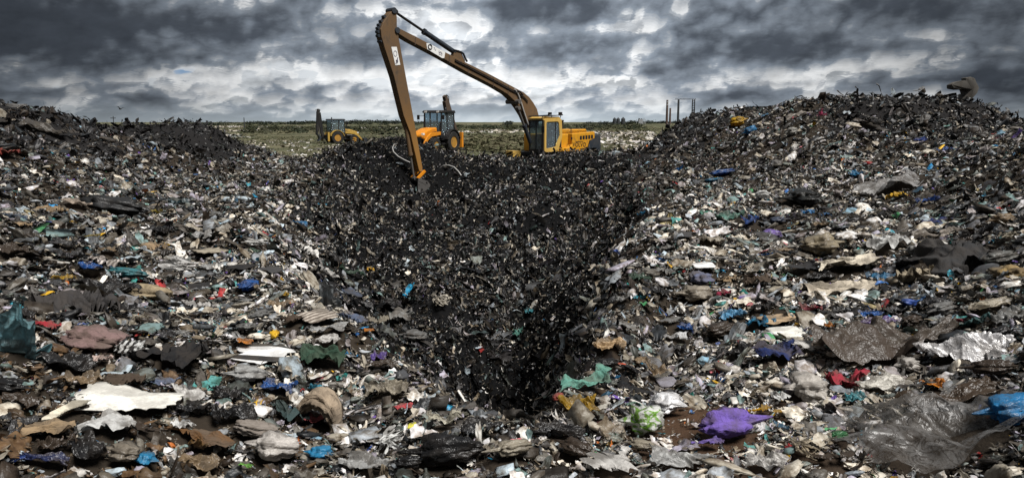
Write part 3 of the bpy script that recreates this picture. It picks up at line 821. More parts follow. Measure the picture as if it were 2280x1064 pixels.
TEAL, AZURE, ROYAL, NAVY = (.05, .21, .24), (.02, .22, .42), (.012, .085, .30), (.012, .022, .085)
WHITE, CREAM, BEIGE, GREY, TAN = (.74, .74, .72), (.62, .57, .45), (.40, .36, .28), (.24, .24, .24), (.27, .215, .135)
BLACK, CHAR, BROWN, RUST = (.012, .012, .013), (.035, .033, .033), (.045, .032, .022), (.10, .048, .016)
MAUVE, PURPLE, PINK, RED = (.17, .11, .105), (.135, .085, .33), (.50, .12, .13), (.26, .015, .025)
YEL, MUST, ORANGE, SEA, GREEN = (.62, .34, .01), (.36, .215, .015), (.50, .17, .012), (.10, .25, .20), (.05, .22, .07)
BY = {}
for a in [
    # kind, px, py, w, h, colour, short label, rest of label, options
    ('sheet', 36, 796, 100, 104, (.15, .31, .35), 'teal plastic sheet standing like a fan', 'beside the crimson rag', dict(stand=55, sink=.1)),
    ('pleat', 98, 741, 56, 18, RED, 'crimson rag', 'poking out behind the teal sheet', {}),
    ('lump', 208, 784, 118, 64, MAUVE, 'dusky mauve sack', 'with long soft creases', dict(name='sack', cat='sack', yaw=-14)),
    ('bag', 298, 802, 62, 42, WHITE, 'black and white striped bag', 'at the end of the mauve sack', dict(col2=(.03, .03, .03), pat='stripe')),
    ('pleat', 152, 702, 136, 84, CHAR, 'charcoal pleated sack cloth', 'spread above the mauve sack', dict(name='sack_cloth')),
    ('lump', 334, 672, 92, 48, TAN, 'olive tan sack', 'lying beside the black film', dict(name='sack', cat='sack')),
    ('drape', 235, 655, 150, 44, BLACK, 'long black film', 'draped below the teal blue bag', {}),
    ('lump', 286, 622, 82, 26, TEAL, 'flat teal blue bag', 'resting on the black film', dict(name='plastic_bag', cat='bag')),
    ('sheet', 200, 610, 46, 22, ROYAL, 'small blue sheet', 'between yellow scrap and teal blue bag', {}),
    ('sheet', 140, 632, 40, 18, MUST, 'dull yellow scrap of plastic', 'above the charcoal sack cloth', {}),
    ('pleat', 240, 600, 66, 34, (.52, .47, .44), 'pale wrinkled cloth', 'rising behind the teal blue bag', dict(col2=(.1, .09, .09), pat='stripe')),
    ('board', 282, 912, 190, 56, (.72, .70, .64), 'big torn white foam board', 'with a curved edge, flat on dark litter', dict(yaw=4)),
    ('stick', 146, 934, 66, 46, CREAM, 'cream bone shaped stick', 'slanting beside the white foam board', dict(yaw=-38)),
    ('sheet', 226, 820, 46, 22, (.55, .42, .37), 'pale pink scrap', 'under the mauve sack', {}),
    ('drape', 388, 808, 128, 66, BLACK, 'black cloth heap', 'beside the striped bag', dict(finish='cloth')),
    ('drape', 436, 985, 160, 40, RUST, 'rust brown sheet', 'curling below the white foam board', dict(finish='card')),
    ('sheet', 438, 1014, 40, 44, (.15, .085, .03), 'ochre brown flap', 'standing on the rust brown sheet', dict(stand=40)),
    ('bag', 268, 1038, 74, 58, (.22, .19, .15), 'taupe bag', 'beside the bright blue bag', {}),
    ('bag', 322, 1050, 48, 36, AZURE, 'bright blue bag', 'next to the taupe bag', {}),
    ('drape', 100, 1045, 96, 26, NAVY, 'navy sheet', 'half buried in brown litter', {}),
    ('sheet', 402, 970, 46, 24, WHITE, 'white torn shred', 'above the rust brown sheet', {}),
    ('strip', 446, 692, 70, 36, (.62, .60, .57), 'white bent tube', 'pointing up from grey litter', dict(yaw=25, name='bent_tube', cat='tube')),
    ('bag', 550, 653, 48, 36, ROYAL, 'blue bag above the zebra wrapper', 'on pale litter', {}),
    ('board', 588, 804, 128, 48, (.70, .70, .69), 'zebra wrapper', 'white with black bands and orange corner', dict(col2=(.02, .02, .02), pat='bands', name='wrapper', cat='wrapper')),
    ('sheet', 545, 793, 36, 14, ORANGE, 'orange label strip', 'lying on the zebra wrapper', dict(sink=-1.1)),
    ('sheet', 618, 880, 70, 36, ROYAL, 'royal blue rumpled sheet', 'below the zebra wrapper', {}),
    ('sheet', 702, 884, 44, 46, (.03, .25, .36), 'turquoise blue frill', 'standing beside the royal blue sheet', dict(stand=30)),
    ('sheet', 733, 904, 34, 24, AZURE, 'small azure scrap', 'touching the turquoise frill', {}),
    ('hood', 706, 958, 104, 96, (.30, .235, .17), 'tan hood of cloth', 'curling over a pink rag', dict(finish='cloth', yaw=-12, sink=.12)),
    ('pleat', 692, 955, 52, 34, PINK, 'pink rag', 'inside the tan hood of cloth', {}),
    ('drape', 640, 942, 90, 60, (.03, .05, .05), 'dark green black cloth', 'beside the pink rag', dict(finish='cloth')),
    ('bag', 602, 1030, 118, 74, (.62, .58, .54), 'large off white bag', 'with soft puckers beside blue bag', {}),
    ('bag', 708, 1034, 66, 34, AZURE, 'rumpled blue bag', 'beside the large off white bag', {}),
    ('lump', 568, 988, 96, 44, (.19, .165, .145), 'grey brown sack', 'behind the large off white bag', dict(name='sack', cat='sack')),
    ('tuft', 876, 1000, 72, 58, WHITE, 'white shredded tuft', 'behind the glossy black bag', {}),
    ('bag', 985, 1040, 190, 74, BLACK, 'glossy black bin bag', 'the larger of two cut by the frame', dict(hgt=1.3)),
    ('bag', 902, 1056, 74, 30, BLACK, 'small black bin bag', 'beside the glossy bin bag', {}),
    ('pleat', 900, 924, 44, 18, (.36, .05, .06), 'dull red rag', 'on beige litter near the pit edge', {}),
    ('pad', 921, 967, 18, 12, (.60, .55, .06), 'lime yellow plastic scrap', 'between grey rags', dict(name='plastic_scrap', cat='scrap')),
    ('stick', 757, 940, 28, 15, (.17, .08, .03), 'brown tin', 'beside the tan hood', dict(name='tin_can', cat='can')),
    ('sheet', 988, 956, 88, 40, (.45, .42, .33), 'beige flap', 'beside the pit edge', {}),
    ('sheet', 843, 808, 36, 24, (.10, .06, .26), 'violet scrap', 'on the rim of the pit', {}),
    ('lump', 628, 668, 26, 16, MUST, 'yellow scrap', 'beside the blue bag on pale litter', {}),
    ('sheet', 730, 690, 56, 54, (.26, .28, .29), 'grey torn sheet shaped like antlers', 'hanging over the pit', dict(stand=50, sink=.0)),
    ('board', 706, 718, 74, 34, (.45, .40, .34), 'weathered ribbed board', 'slanting down to the pit', dict(yaw=-35, finish='card', col2=(.15, .12, .1), pat='stripe', name='ribbed_board')),
    ('sheet', 824, 607, 20, 16, YEL, 'bright yellow scrap', 'alone on the black pit wall', {}),
    ('tuft', 980, 682, 48, 44, (.60, .55, .46), 'cream tuft', 'hanging on the black pit wall', {}),
    ('strip', 816, 748, 24, 20, ORANGE, 'orange scrap', 'at the brink of the pit', {}),
    ('tuft', 392, 602, 104, 60, (.74, .73, .71), 'bright white tuft', 'on the slope above the tan sack', {}),
    ('sheet', 546, 1056, 30, 12, (.14, .40, .05), 'lime green scrap', 'beside the large off white bag', {}),
    ('sheet', 1180, 697, 22, 20, (.03, .22, .26), 'turquoise scrap', 'deep inside the black pit', {}),
    ('sheet', 1067, 785, 16, 24, (.40, .02, .02), 'red scrap', 'deep inside the black pit', {}),
    ('sheet', 1156, 746, 26, 24, (.06, .20, .16), 'sea green scrap', 'deep inside the black pit', {}),
    ('strip', 1183, 792, 16, 74, (.30, .29, .28), 'long grey strip', 'hanging down the pit wall', dict(yaw=90, stand=30)),
    ('pleat', 1306, 868, 124, 56, SEA, 'sea green net cloth', 'on the brink above mustard cloth', {}),
    ('pleat', 1286, 920, 94, 54, MUST, 'mustard yellow cloth', 'below the sea green net', dict(finish='film')),
    ('lump', 1251, 903, 28, 34, (.42, .09, .07), 'red mesh bag', 'beside the mustard cloth', dict(name='mesh_bag', cat='bag')),
    ('sheet', 1284, 842, 66, 40, (.40, .40, .37), 'pale grey film', 'above the sea green net', dict(finish='film', stand=25)),
    ('drape', 1357, 786, 74, 38, (.52, .36, .20), 'peach coloured film', 'above the pale grey film', {}),
    ('strip', 1331, 928, 22, 74, (.52, .49, .43), 'whitish twisted strip', 'beside the mustard cloth', dict(yaw=85, stand=20)),
    ('bag', 1428, 970, 100, 74, (.75, .76, .72), 'white bag with green scribbles', 'on the earth beside purple bundle', dict(col2=(.16, .36, .03), pat='scribble', hgt=1.2)),
    ('sheet', 1420, 946, 22, 14, (.55, .03, .14), 'magenta scrap', 'lying on the scribbled bag', dict(sink=-1.5)),
    ('bag', 1488, 926, 88, 62, (.66, .66, .67), 'silvery white crumpled bag', 'behind the scribbled bag', dict(finish='foil', yaw=-35)),
    ('stick', 1383, 826, 18, 28, (.50, .06, .02), 'red orange bottle', 'upright below the peach film', dict(yaw=90, name='bottle', cat='bottle', stand=0)),
    ('pad', 1486, 866, 42, 24, (.21, .20, .23), 'slate grey plate', 'lying on bare earth', dict(name='plate', cat='plate')),
    ('bag', 1642, 978, 164, 74, PURPLE, 'purple knotted bundle', 'lying on bare brown earth', dict(name='cloth_bundle', cat='bundle', finish='cloth', hgt=1.25, yaw=6)),
    ('drape', 1575, 1006, 70, 20, (.11, .075, .25), 'loose purple tail of cloth', 'trailing from the purple bundle', dict(finish='cloth')),
    ('strip', 1692, 930, 46, 24, YEL, 'bright yellow hook', 'the longer of two above purple bundle', dict(yaw=-20)),
    ('strip', 1732, 940, 40, 18, YEL, 'short yellow hook', 'beside the longer yellow hook', {}),
    ('bag', 1792, 892, 96, 72, (.58, .54, .49), 'open whitish bag', 'next to the maroon bag', {}),
    ('sheet', 1740, 906, 34, 28, WHITE, 'white wrapper scrap', 'between hooks and open whitish bag', {}),
    ('pleat', 1886, 872, 96, 60, (.24, .02, .035), 'maroon red rag', 'arched over a teal scrap', dict(stand=15)),
    ('sheet', 1902, 902, 50, 26, TEAL, 'teal scrap', 'under the maroon red rag', {}),
    ('drape', 1962, 876, 112, 40, (.66, .63, .56), 'ragged white film', 'beside the maroon red rag', {}),
    ('pleat', 1726, 806, 96, 48, NAVY, 'navy blue folded cloth', 'beside the black rubber rag', {}),
    ('drape', 1640, 800, 84, 42, BLACK, 'black rubber rag', 'with a pointed end above bare earth', {}),
    ('pad', 1751, 755, 66, 32, (.76, .74, .67), 'cream rounded foam pad', 'below the tan card', {}),
    ('board', 1735, 724, 80, 28, (.42, .30, .18), 'tan perforated card', 'above the cream foam pad', dict(finish='card', name='cardboard_piece', cat='card')),
    ('sheet', 1634, 714, 62, 30, (.10, .31, .52), 'sky blue film', 'beside the azure sheet', {}),
    ('sheet', 1690, 734, 60, 44, (.02, .20, .36), 'azure sheet', 'next to the cream foam pad', {}),
    ('sheet', 1526, 744, 38, 20, ROYAL, 'blue scrap', 'beside pale torn film on the slope', {}),
    ('sheet', 1500, 765, 70, 24, (.62, .62, .62), 'pale torn film', 'below the blue scrap', {}),
    ('bag', 1542, 674, 86, 42, (.40, .35, .28), 'beige translucent bag', 'beside the dark red scrap', {}),
    ('pleat', 1612, 665, 34, 17, (.18, .01, .035), 'dark red scrap', 'next to the beige translucent bag', {}),
    ('pleat', 1806, 702, 42, 24, (.15, .015, .03), 'wine coloured rag', 'beside the tan perforated card', {}),
    ('lump', 1561, 636, 48, 40, (.10, .11, .17), 'slate blue sack', 'below the white oval foam', dict(name='sack', cat='sack')),
    ('sheet', 1846, 740, 20, 15, ORANGE, 'small orange scrap', 'above the amber scrap', {}),
    ('sheet', 1842, 766, 36, 18, (.36, .18, .01), 'amber scrap', 'below the small orange scrap', {}),
    ('drape', 1958, 782, 270, 92, (.085, .065, .052), 'big brown film', 'draped in long folds under purple film', dict(hgt=1.3)),
    ('drape', 1955, 736, 80, 26, (.13, .085, .24), 'purple film', 'on top of the big brown film', {}),
    ('sheet', 1940, 715, 48, 18, ROYAL, 'cobalt scrap', 'behind the purple film', {}),
    ('drape', 2150, 800, 170, 74, (.52, .51, .51), 'silver grey torn sheet', 'slanting across black film', dict(yaw=-38, finish='foil', hgt=1.3)),
    ('strip', 2120, 740, 48, 30, (.55, .06, .10), 'pink red ribbon', 'above the silver grey sheet', dict(yaw=-30)),
    ('sheet', 2082, 874, 48, 22, ORANGE, 'orange bag scrap', 'above the brown sheet', {}),
    ('bag', 2240, 946, 120, 62, (.02, .19, .42), 'bright blue and white bag', 'on the clear film', dict(col2=(.5, .55, .6), pat='patch')),
    ('drape', 2085, 992, 420, 180, (.25, .245, .24), 'huge clear grey film', 'spread over the slope below the brown sheet', dict(finish='clear', hgt=.9)),
    ('drape', 2130, 908, 220, 56, (.055, .036, .022), 'dark brown sheet', 'tucked behind the huge clear film', {}),
    ('bag', 2020, 836, 50, 40, (.50, .47, .43), 'pale knotted bag', 'behind the ragged white film', {}),
    ('lump', 1868, 995, 38, 22, (.03, .14, .05), 'green glass bottle', 'half buried near the purple bundle', dict(name='bottle', cat='bottle')),
    ('tuft', 1797, 1022, 56, 92, (.50, .42, .30), 'cream twisted rope rag', 'below the open whitish bag', {}),
    ('drape', 2205, 692, 86, 26, (.42, .37, .28), 'straw coloured ribbed film', 'above the green teal rag', {}),
    ('pleat', 2166, 738, 48, 62, (.03, .09, .095), 'green teal rag', 'beside the pink red ribbon', dict(stand=20)),
    ('bag', 2256, 632, 58, 54, (.23, .16, .07), 'ochre paper sack', 'at the edge beside the black jacket heap', dict(finish='card', name='paper_sack', cat='sack')),
    ('lump', 2226, 596, 62, 36, (.15, .15, .14), 'round grey bag', 'above the ochre paper sack', dict(name='plastic_bag', cat='bag')),
    ('pleat', 2130, 605, 170, 116, (.026, .026, .027), 'black jacket heap', 'with thick wrinkled folds', dict(hgt=1.0, name='clothing_heap', cat='clothing')),
    ('pleat', 2026, 640, 76, 54, (.33, .28, .20), 'beige fan of film', 'beside the black jacket heap', dict(stand=25)),
    ('sheet', 1962, 628, 56, 26, (.03, .15, .28), 'blue film', 'beside the beige fan', {}),
    ('pleat', 1890, 603, 140, 34, (.58, .52, .42), 'long cream cloth', 'with many folds, upper of two', {}),
    ('pleat', 1868, 662, 160, 46, (.50, .44, .35), 'lower cream cloth', 'spread below the long cream cloth', {}),
    ('bag', 1838, 566, 92, 58, (.38, .32, .22), 'big beige see through bag', 'above the long cream cloth', {}),
    ('drape', 1972, 556, 88, 50, (.66, .66, .64), 'white folded sheet', 'beside the big beige bag', dict(yaw=25)),
    ('pad', 1566, 603, 46, 17, (.78, .78, .76), 'white oval foam', 'on grey litter above slate blue sack', {}),
    ('bag', 1711, 535, 60, 24, (.20, .13, .42), 'lilac bag', 'on pale litter above the long cream cloth', {}),
    ('sheet', 1672, 500, 42, 42, (.012, .07, .28), 'cobalt blue film', 'beside the mint green film', {}),
    ('drape', 1626, 490, 64, 32, SEA, 'mint green film', 'beside the cobalt blue film', {}),
    ('sheet', 1571, 482, 28, 18, (.06, .28, .20), 'small mint scrap', 'beside the mint green film', {}),
    ('lump', 1608, 392, 58, 17, ROYAL, 'flat royal blue bag', 'the upper of two on the slope', dict(name='plastic_bag', cat='bag')),
    ('lump', 1588, 408, 46, 12, (.02, .15, .26), 'flat teal blue film', 'under the flat royal blue bag', {}),
    ('sheet', 1512, 385, 20, 26, (.02, .13, .34), 'upright blue scrap', 'beside the flat royal blue bag', dict(stand=40)),
    ('sheet', 1432, 485, 22, 32, (.02, .20, .36), 'azure scrap hanging', 'at the shoulder of the pit', dict(stand=30)),
    ('sheet', 1408, 525, 22, 22, (.04, .23, .30), 'turquoise film scrap', 'below the hanging azure scrap', {}),
    ('bag', 1700, 443, 34, 22, (.68, .68, .66), 'small round white bag', 'above the cobalt blue film', {}),
    ('bag', 1782, 456, 78, 60, (.02, .022, .022), 'black sack', 'behind two small blue scraps', dict(name='sack', cat='sack', hgt=.9)),
    ('sheet', 1801, 481, 30, 15, (.02, .17, .40), 'small bright blue scrap', 'below the black sack', {}),
    ('sheet', 1836, 486, 22, 12, (.05, .16, .34), 'faded blue scrap', 'beside the small bright blue scrap', {}),
    ('sheet', 1903, 394, 34, 19, (.03, .20, .38), 'pointed blue film', 'alone high on the slope', {}),
    ('drape', 2000, 420, 190, 52, (.27, .265, .26), 'long grey folded sheet', 'above the yellow rag', dict(hgt=1.2, yaw=8)),
    ('pleat', 1996, 448, 48, 20, (.46, .27, .02), 'yellow rag', 'under the long grey folded sheet', {}),
    ('sheet', 2066, 455, 44, 20, (.012, .07, .28), 'deep blue film', 'beside the yellow rag', {}),
    ('pleat', 2080, 505, 66, 24, NAVY, 'navy cloth', 'below the deep blue film', {}),
    ('sheet', 2190, 480, 50, 24, (.02, .06, .11), 'dark blue film', 'above the ochre paper sack', {}),
    ('drape', 2086, 536, 108, 36, (.30, .26, .22), 'curved beige film', 'below the navy cloth', {}),
    ('bag', 1648, 278, 42, 22, (.56, .33, .01), 'golden yellow bag', 'on the ridge', dict(hgt=1.3)),
    ('bag', 1670, 299, 34, 22, (.02, .20, .42), 'azure bag', 'just below the golden yellow bag', {}),
    ('sheet', 1833, 259, 22, 18, (.62, .10, .22), 'hot pink scrap', 'near the top of the mound', dict(stand=30)),
    ('drape', 1772, 264, 64, 20, (.36, .32, .28), 'pale draped film', 'beside the hot pink scrap', {}),
    ('sheet', 1706, 262, 22, 10, (.05, .20, .36), 'light blue scrap', 'beside the pale draped film', {}),
    ('sheet', 2050, 320, 20, 16, (.012, .05, .26), 'ultramarine scrap', 'on the dark top slope', {}),
    ('sheet', 2105, 340, 28, 16, (.04, .10, .30), 'cornflower blue scrap', 'below the ultramarine scrap', {}),
    ('lump', 252, 478, 150, 48, (.03, .032, .034), 'boat shaped dark bundle', 'of plastic on the slope', dict(hgt=1.2, finish='film')),
    ('drape', 285, 462, 66, 22, (.20, .21, .20), 'grey flap', 'over the boat shaped bundle', {}),
    ('drape', 165, 460, 66, 19, (.42, .34, .27), 'fawn crumpled film', 'beside the boat shaped bundle', {}),
    ('sheet', 350, 478, 24, 17, (.34, .26, .04), 'dull yellow film', 'at the tip of the boat shaped bundle', {}),
    ('tuft', 208, 540, 38, 22, (.26, .19, .02), 'ochre tuft', 'below the boat shaped bundle', {}),
    ('pleat', 12, 350, 36, 24, (.16, .02, .015), 'brick red rag', 'at the edge of the dark mound', {}),
    ('sheet', 398, 460, 40, 20, (.04, .09, .11), 'dull teal film', 'beyond the boat shaped bundle', {}),
    ('sheet', 664, 509, 42, 16, (.02, .14, .30), 'blue film strip', 'along the pit shoulder', {}),
    ('drape', 25, 495, 60, 22, (.02, .05, .09), 'dark teal film', 'at the edge under the dark mound', {}),
    ('tuft', 565, 552, 60, 24, (.70, .69, .66), 'white tuft', 'on the slope above the pit shoulder', {}),
    ('bag', 1762, 262 + 40, 30, 20, (.35, .34, .31), 'grey white bag', 'below the pale draped film', {}),
    ('drape', 100, 300, 110, 40, (.075, .068, .06), 'grey brown tarpaulin', 'over the dark mound', {}),
]:
    kind, px, py, w, h, col, short, rest, kw = a
    BY[short] = piece(kind, px, py, w, h, col, short + ' ' + rest, short=short, **kw)

for nm, ch, wh in (('printed_label', 'orange label strip', 'zebra wrapper'), ('printed_patch', 'magenta scrap', 'white bag with green scribbles'), ('loose_tail', 'loose purple tail of cloth', 'purple knotted bundle')):
    part_of(nm, BY[ch], BY[wh])
placed = [q for q in placed if q[4] not in ('orange label strip', 'magenta scrap', 'loose purple tail of cloth')]

# larger plain pieces lying between the ones above
TONES = [('black', (.013, .013, .014), 3), ('dark brown', (.05, .036, .026), 3), ('dull grey', (.17, .17, .165), 2.2), ('beige', (.34, .30, .23), 2.2), ('whitish', (.62, .60, .57), 2.2),
         ('charcoal', (.04, .04, .042), 2), ('light grey', (.40, .40, .39), 2), ('sandy brown', (.24, .17, .10), 1.5), ('dark green', (.03, .06, .04), .6), ('slate blue', (.07, .09, .14), .6)]
FORM = {'sheet': 'crumpled film', 'drape': 'draped film', 'pleat': 'wrinkled rag', 'bag': 'crumpled bag', 'strip': 'torn strip', 'board': 'stiff board', 'tuft': 'shredded tuft'}
rf = np.random.default_rng(77)
N0 = len(placed)
used, made, tries = set(), 0, 0
tw = np.array([t[2] for t in TONES]); tw = tw / tw.sum()
while made < 150 and tries < 6000:
    tries += 1
    px, py = rf.uniform(10, 2270), 470 + 590 * rf.random() ** .8
    if 640 < px < 1400 and py < 900 and abs(px - 1120) < 470 * (930 - py) / 480: continue      # the pit stays black
    if 930 < px < 1270 and py < 975: continue
    if (px - 1600) ** 2 / 190 ** 2 + (py - 930) ** 2 / 120 ** 2 < 1: continue                       # bare earth
    sc = 30 + 75 * ((py - 440) / 620)
    w = sc * rf.uniform(.7, 1.5); h = w * rf.uniform(.3, .55)
    if any(abs(px - q[0]) < .42 * (w + q[2]) and abs(py - q[1]) < .42 * (h + q[3]) for q in placed): continue
    kind = rf.choice(list(FORM), p=[.26, .26, .14, .12, .12, .05, .05])
    ti = int(rf.choice(len(TONES), p=tw))
    if (px < 200 or px > 2080) and ti in (4, 6): ti = 5
    near = min((q for q in placed[:N0]), key=lambda q: ((q[0] - px) ** 2 + ((q[1] - py) * 1.6) ** 2))
    key = (TONES[ti][0], FORM[kind], near[4])
    if key in used or any(u[2] == near[4] and u[0] == key[0] for u in used): continue
    used.add(key)
    piece(kind, px, py, w, h, TONES[ti][1], f"{key[0]} {key[1]} lying near the {near[4]}", short='-', yaw=rf.uniform(-40, 40), finish='card' if kind == 'board' else None,
          name='cardboard_piece' if kind == 'board' else None, cat='card' if kind == 'board' else None)
    made += 1
# tints of weathered litter (real albedo)
PAL_DARK = np.array([(.012, .012, .013), (.02, .019, .02), (.03, .026, .022), (.042, .034, .026), (.018, .021, .024), (.05, .048, .045), (.03, .022, .016)])
PAL_MID = np.array([(.20, .185, .155), (.14, .13, .115), (.26, .235, .19), (.17, .14, .10), (.12, .12, .125), (.22, .20, .20), (.15, .165, .15), (.30, .27, .22), (.18, .20, .22), (.33, .39, .43), (.15, .22, .215), (.29, .27, .32), (.26, .28, .30)])
PAL_PALE = np.array([(.56, .545, .51), (.46, .44, .41), (.68, .67, .66), (.50, .485, .49), (.42, .385, .32), (.58, .54, .46)])
PAL_DUSK = np.array([(.06, .055, .05), (.085, .075, .064), (.10, .092, .078), (.05, .051, .054), (.075, .082, .088), (.07, .06, .045), (.045, .05, .045)])
PAL_BROWN = np.array([(.07, .045, .024), (.10, .06, .03), (.05, .034, .02), (.13, .085, .05), (.035, .028, .02)])
PAL_COL = np.array([(.02, .10, .30), (.015, .19, .34), (.03, .21, .19), (.30, .03, .03), (.50, .30, .02), (.14, .08, .32), (.05, .20, .08), (.45, .14, .16),
                    (.42, .13, .03), (.02, .045, .17), (.07, .23, .22), (.30, .25, .12), (.02, .06, .10), (.16, .30, .27), (.02, .17, .36), (.05, .26, .34), (.20, .33, .42)])


def covered(X, D, S):
    """spots already taken by a single large piece"""
    out = np.zeros(len(X), bool)
    for (fx, fy, rx, ry, ya) in FOOT:
        k = (np.abs(X - fx) < rx + ry + .3) & (np.abs(D - fy) < rx + ry + .3)
        w = np.nonzero(k)[0]
        if not len(w): continue
        u, v = X[w] - fx, D[w] - fy
        c, s_ = math.cos(ya), math.sin(ya)
        u, v = u * c + v * s_, -u * s_ + v * c
        e = np.minimum(S[w], .25)
        q = np.where(e < .07, .60, np.where(e < .14, .78, .92))
        out[w] |= (u / (rx * q + .25 * e)) ** 2 + ((v + .25 * e) / (ry * q + .45 * e)) ** 2 < 1
    return out


def tint(rg, n, px, D, z, S):
    r = rg.random(n)
    # palest litter lies on the shoulder and the near strip; towards the sides it is browner, with vignette darkening put into its tint
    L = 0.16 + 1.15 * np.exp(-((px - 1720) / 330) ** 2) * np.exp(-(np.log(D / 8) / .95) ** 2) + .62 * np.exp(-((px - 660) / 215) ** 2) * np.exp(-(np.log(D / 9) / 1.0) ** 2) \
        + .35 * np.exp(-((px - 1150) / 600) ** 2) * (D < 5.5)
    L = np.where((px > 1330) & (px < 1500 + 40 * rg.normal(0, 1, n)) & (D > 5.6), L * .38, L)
    L = np.where((px < 160) | (px > 2120), L * .5, L)  # fewer pale tints at both edges, vignette put into the colour
    wx_, wy_ = (px - 1140) / FPX * D, D
    L = L * np.clip(.85 + 2.4 * fbm(wx_ * .9, wy_ * .55, 301, 3), .15, 2.0)            # tipped loads lie in patches
    C = PAL_DARK[rg.integers(0, len(PAL_DARK), n)].copy()
    k = rg.random(n) < .55; C[k] = PAL_DUSK[rg.integers(0, len(PAL_DUSK), k.sum())]
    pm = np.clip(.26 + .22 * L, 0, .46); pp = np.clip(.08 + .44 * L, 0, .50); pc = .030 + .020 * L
    pp = np.where(S < .013 * D, pp * .6, pp)
    k = r < pm; C[k] = PAL_MID[rg.integers(0, len(PAL_MID), k.sum())]
    k = (r >= pm) & (r < pm + pp); C[k] = PAL_PALE[rg.integers(0, len(PAL_PALE), k.sum())]
    k = (r > 1 - pc) & (S < .22); C[k] = PAL_COL[rg.integers(0, len(PAL_COL), k.sum())]
    br = (rg.random(n) < .55 * np.clip((760 - px) / 400, 0, 1) * np.clip((5.4 - D) / 1.2, 0, 1)) & (r >= pm + pp)
    C[br] = PAL_BROWN[rg.integers(0, len(PAL_BROWN), br.sum())]
    # shredded black refuse of the pit with pale flecks
    k = (z == 1); q = rg.random(n)
    D1 = PAL_DARK[rg.integers(0, 5, n)] * rg.uniform(.15, .7, (n, 1))
    C[k] = D1[k]
    f = k & (q < .46); C[f] = PAL_MID[rg.integers(0, len(PAL_MID), f.sum())] * (rg.random((f.sum(), 1)) ** 1.7 * 1.0 + .06)
    f = k & (q > .83) & (S < np.clip(.011 * D, .09, .30)); C[f] = PAL_PALE[rg.integers(0, len(PAL_PALE), f.sum())] * rg.uniform(.7, 1.25, (f.sum(), 1))
    f = k & (q > .9972); C[f] = PAL_COL[rg.integers(0, len(PAL_COL), f.sum())]
    k = (z == 2)
    deep = k & (px > 225) & (px < 590) & (D > 26)
    C[k] = PAL_DARK[rg.integers(0, len(PAL_DARK), k.sum())] * .85
    f = k & (q < .13); C[f] = PAL_MID[rg.integers(0, len(PAL_MID), f.sum())] * .7
    f = k & (q > .975); C[f] = PAL_PALE[rg.integers(0, len(PAL_PALE), f.sum())] * .8
    hollow_shade = (z == 1) & (rg.random(n) < 1.25 * np.exp(-(((px - 1130) / 90) ** 2 + ((D - 12.0) / 1.9) ** 2)))
    C[hollow_shade] = D1[hollow_shade] * .5  # shade of the cavity painted into the pieces at the pit bottom
    C[deep] = C[deep] * .3 + .006
    C = np.where(((D > 19) & (C.min(1) > .3))[:, None], C * .72, C)
    return C * rg.uniform(.75, 1.2, (n, 1))


def litter_mat(name, rough=.58, spec=.22):
    m, h, b = new_mat(name)
    vc = h.n('ShaderNodeVertexColor', layer_name='tint')
    gp = h.n('ShaderNodeNewGeometry')
    dirt = h.noise(gp.outputs['Position'], 14.0, 5, .62)
    mm = h.n('ShaderNodeMix', data_type='RGBA', blend_type='MULTIPLY'); mm.inputs[0].default_value = 1
    m.node_tree.links.new(vc.outputs[0], mm.inputs[6])
    m.node_tree.links.new(h.mix(h.smooth(dirt, .36, .62), (.42, .36, .30), (1.12, 1.12, 1.12)), mm.inputs[7])
    m.node_tree.links.new(mm.outputs[2], b.inputs['Base Color'])
    b.inputs['Roughness'].default_value = rough
    b.inputs['Specular IOR Level'].default_value = spec
    bump = h.n('ShaderNodeBump'); bump.inputs['Strength'].default_value = .3; bump.inputs['Distance'].default_value = .03
    m.node_tree.links.new(h.m('ABSOLUTE', h.m('SUBTRACT', h.noise(gp.outputs['Position'], 24.0, 3, .6, .7), .5)), bump.inputs['Height'])
    m.node_tree.links.new(bump.outputs[0], b.inputs['Normal'])
    return m


M_LITTER = litter_mat("weathered_litter", .46, .32)
M_PIT = litter_mat("damp_shreds", .45, .18)


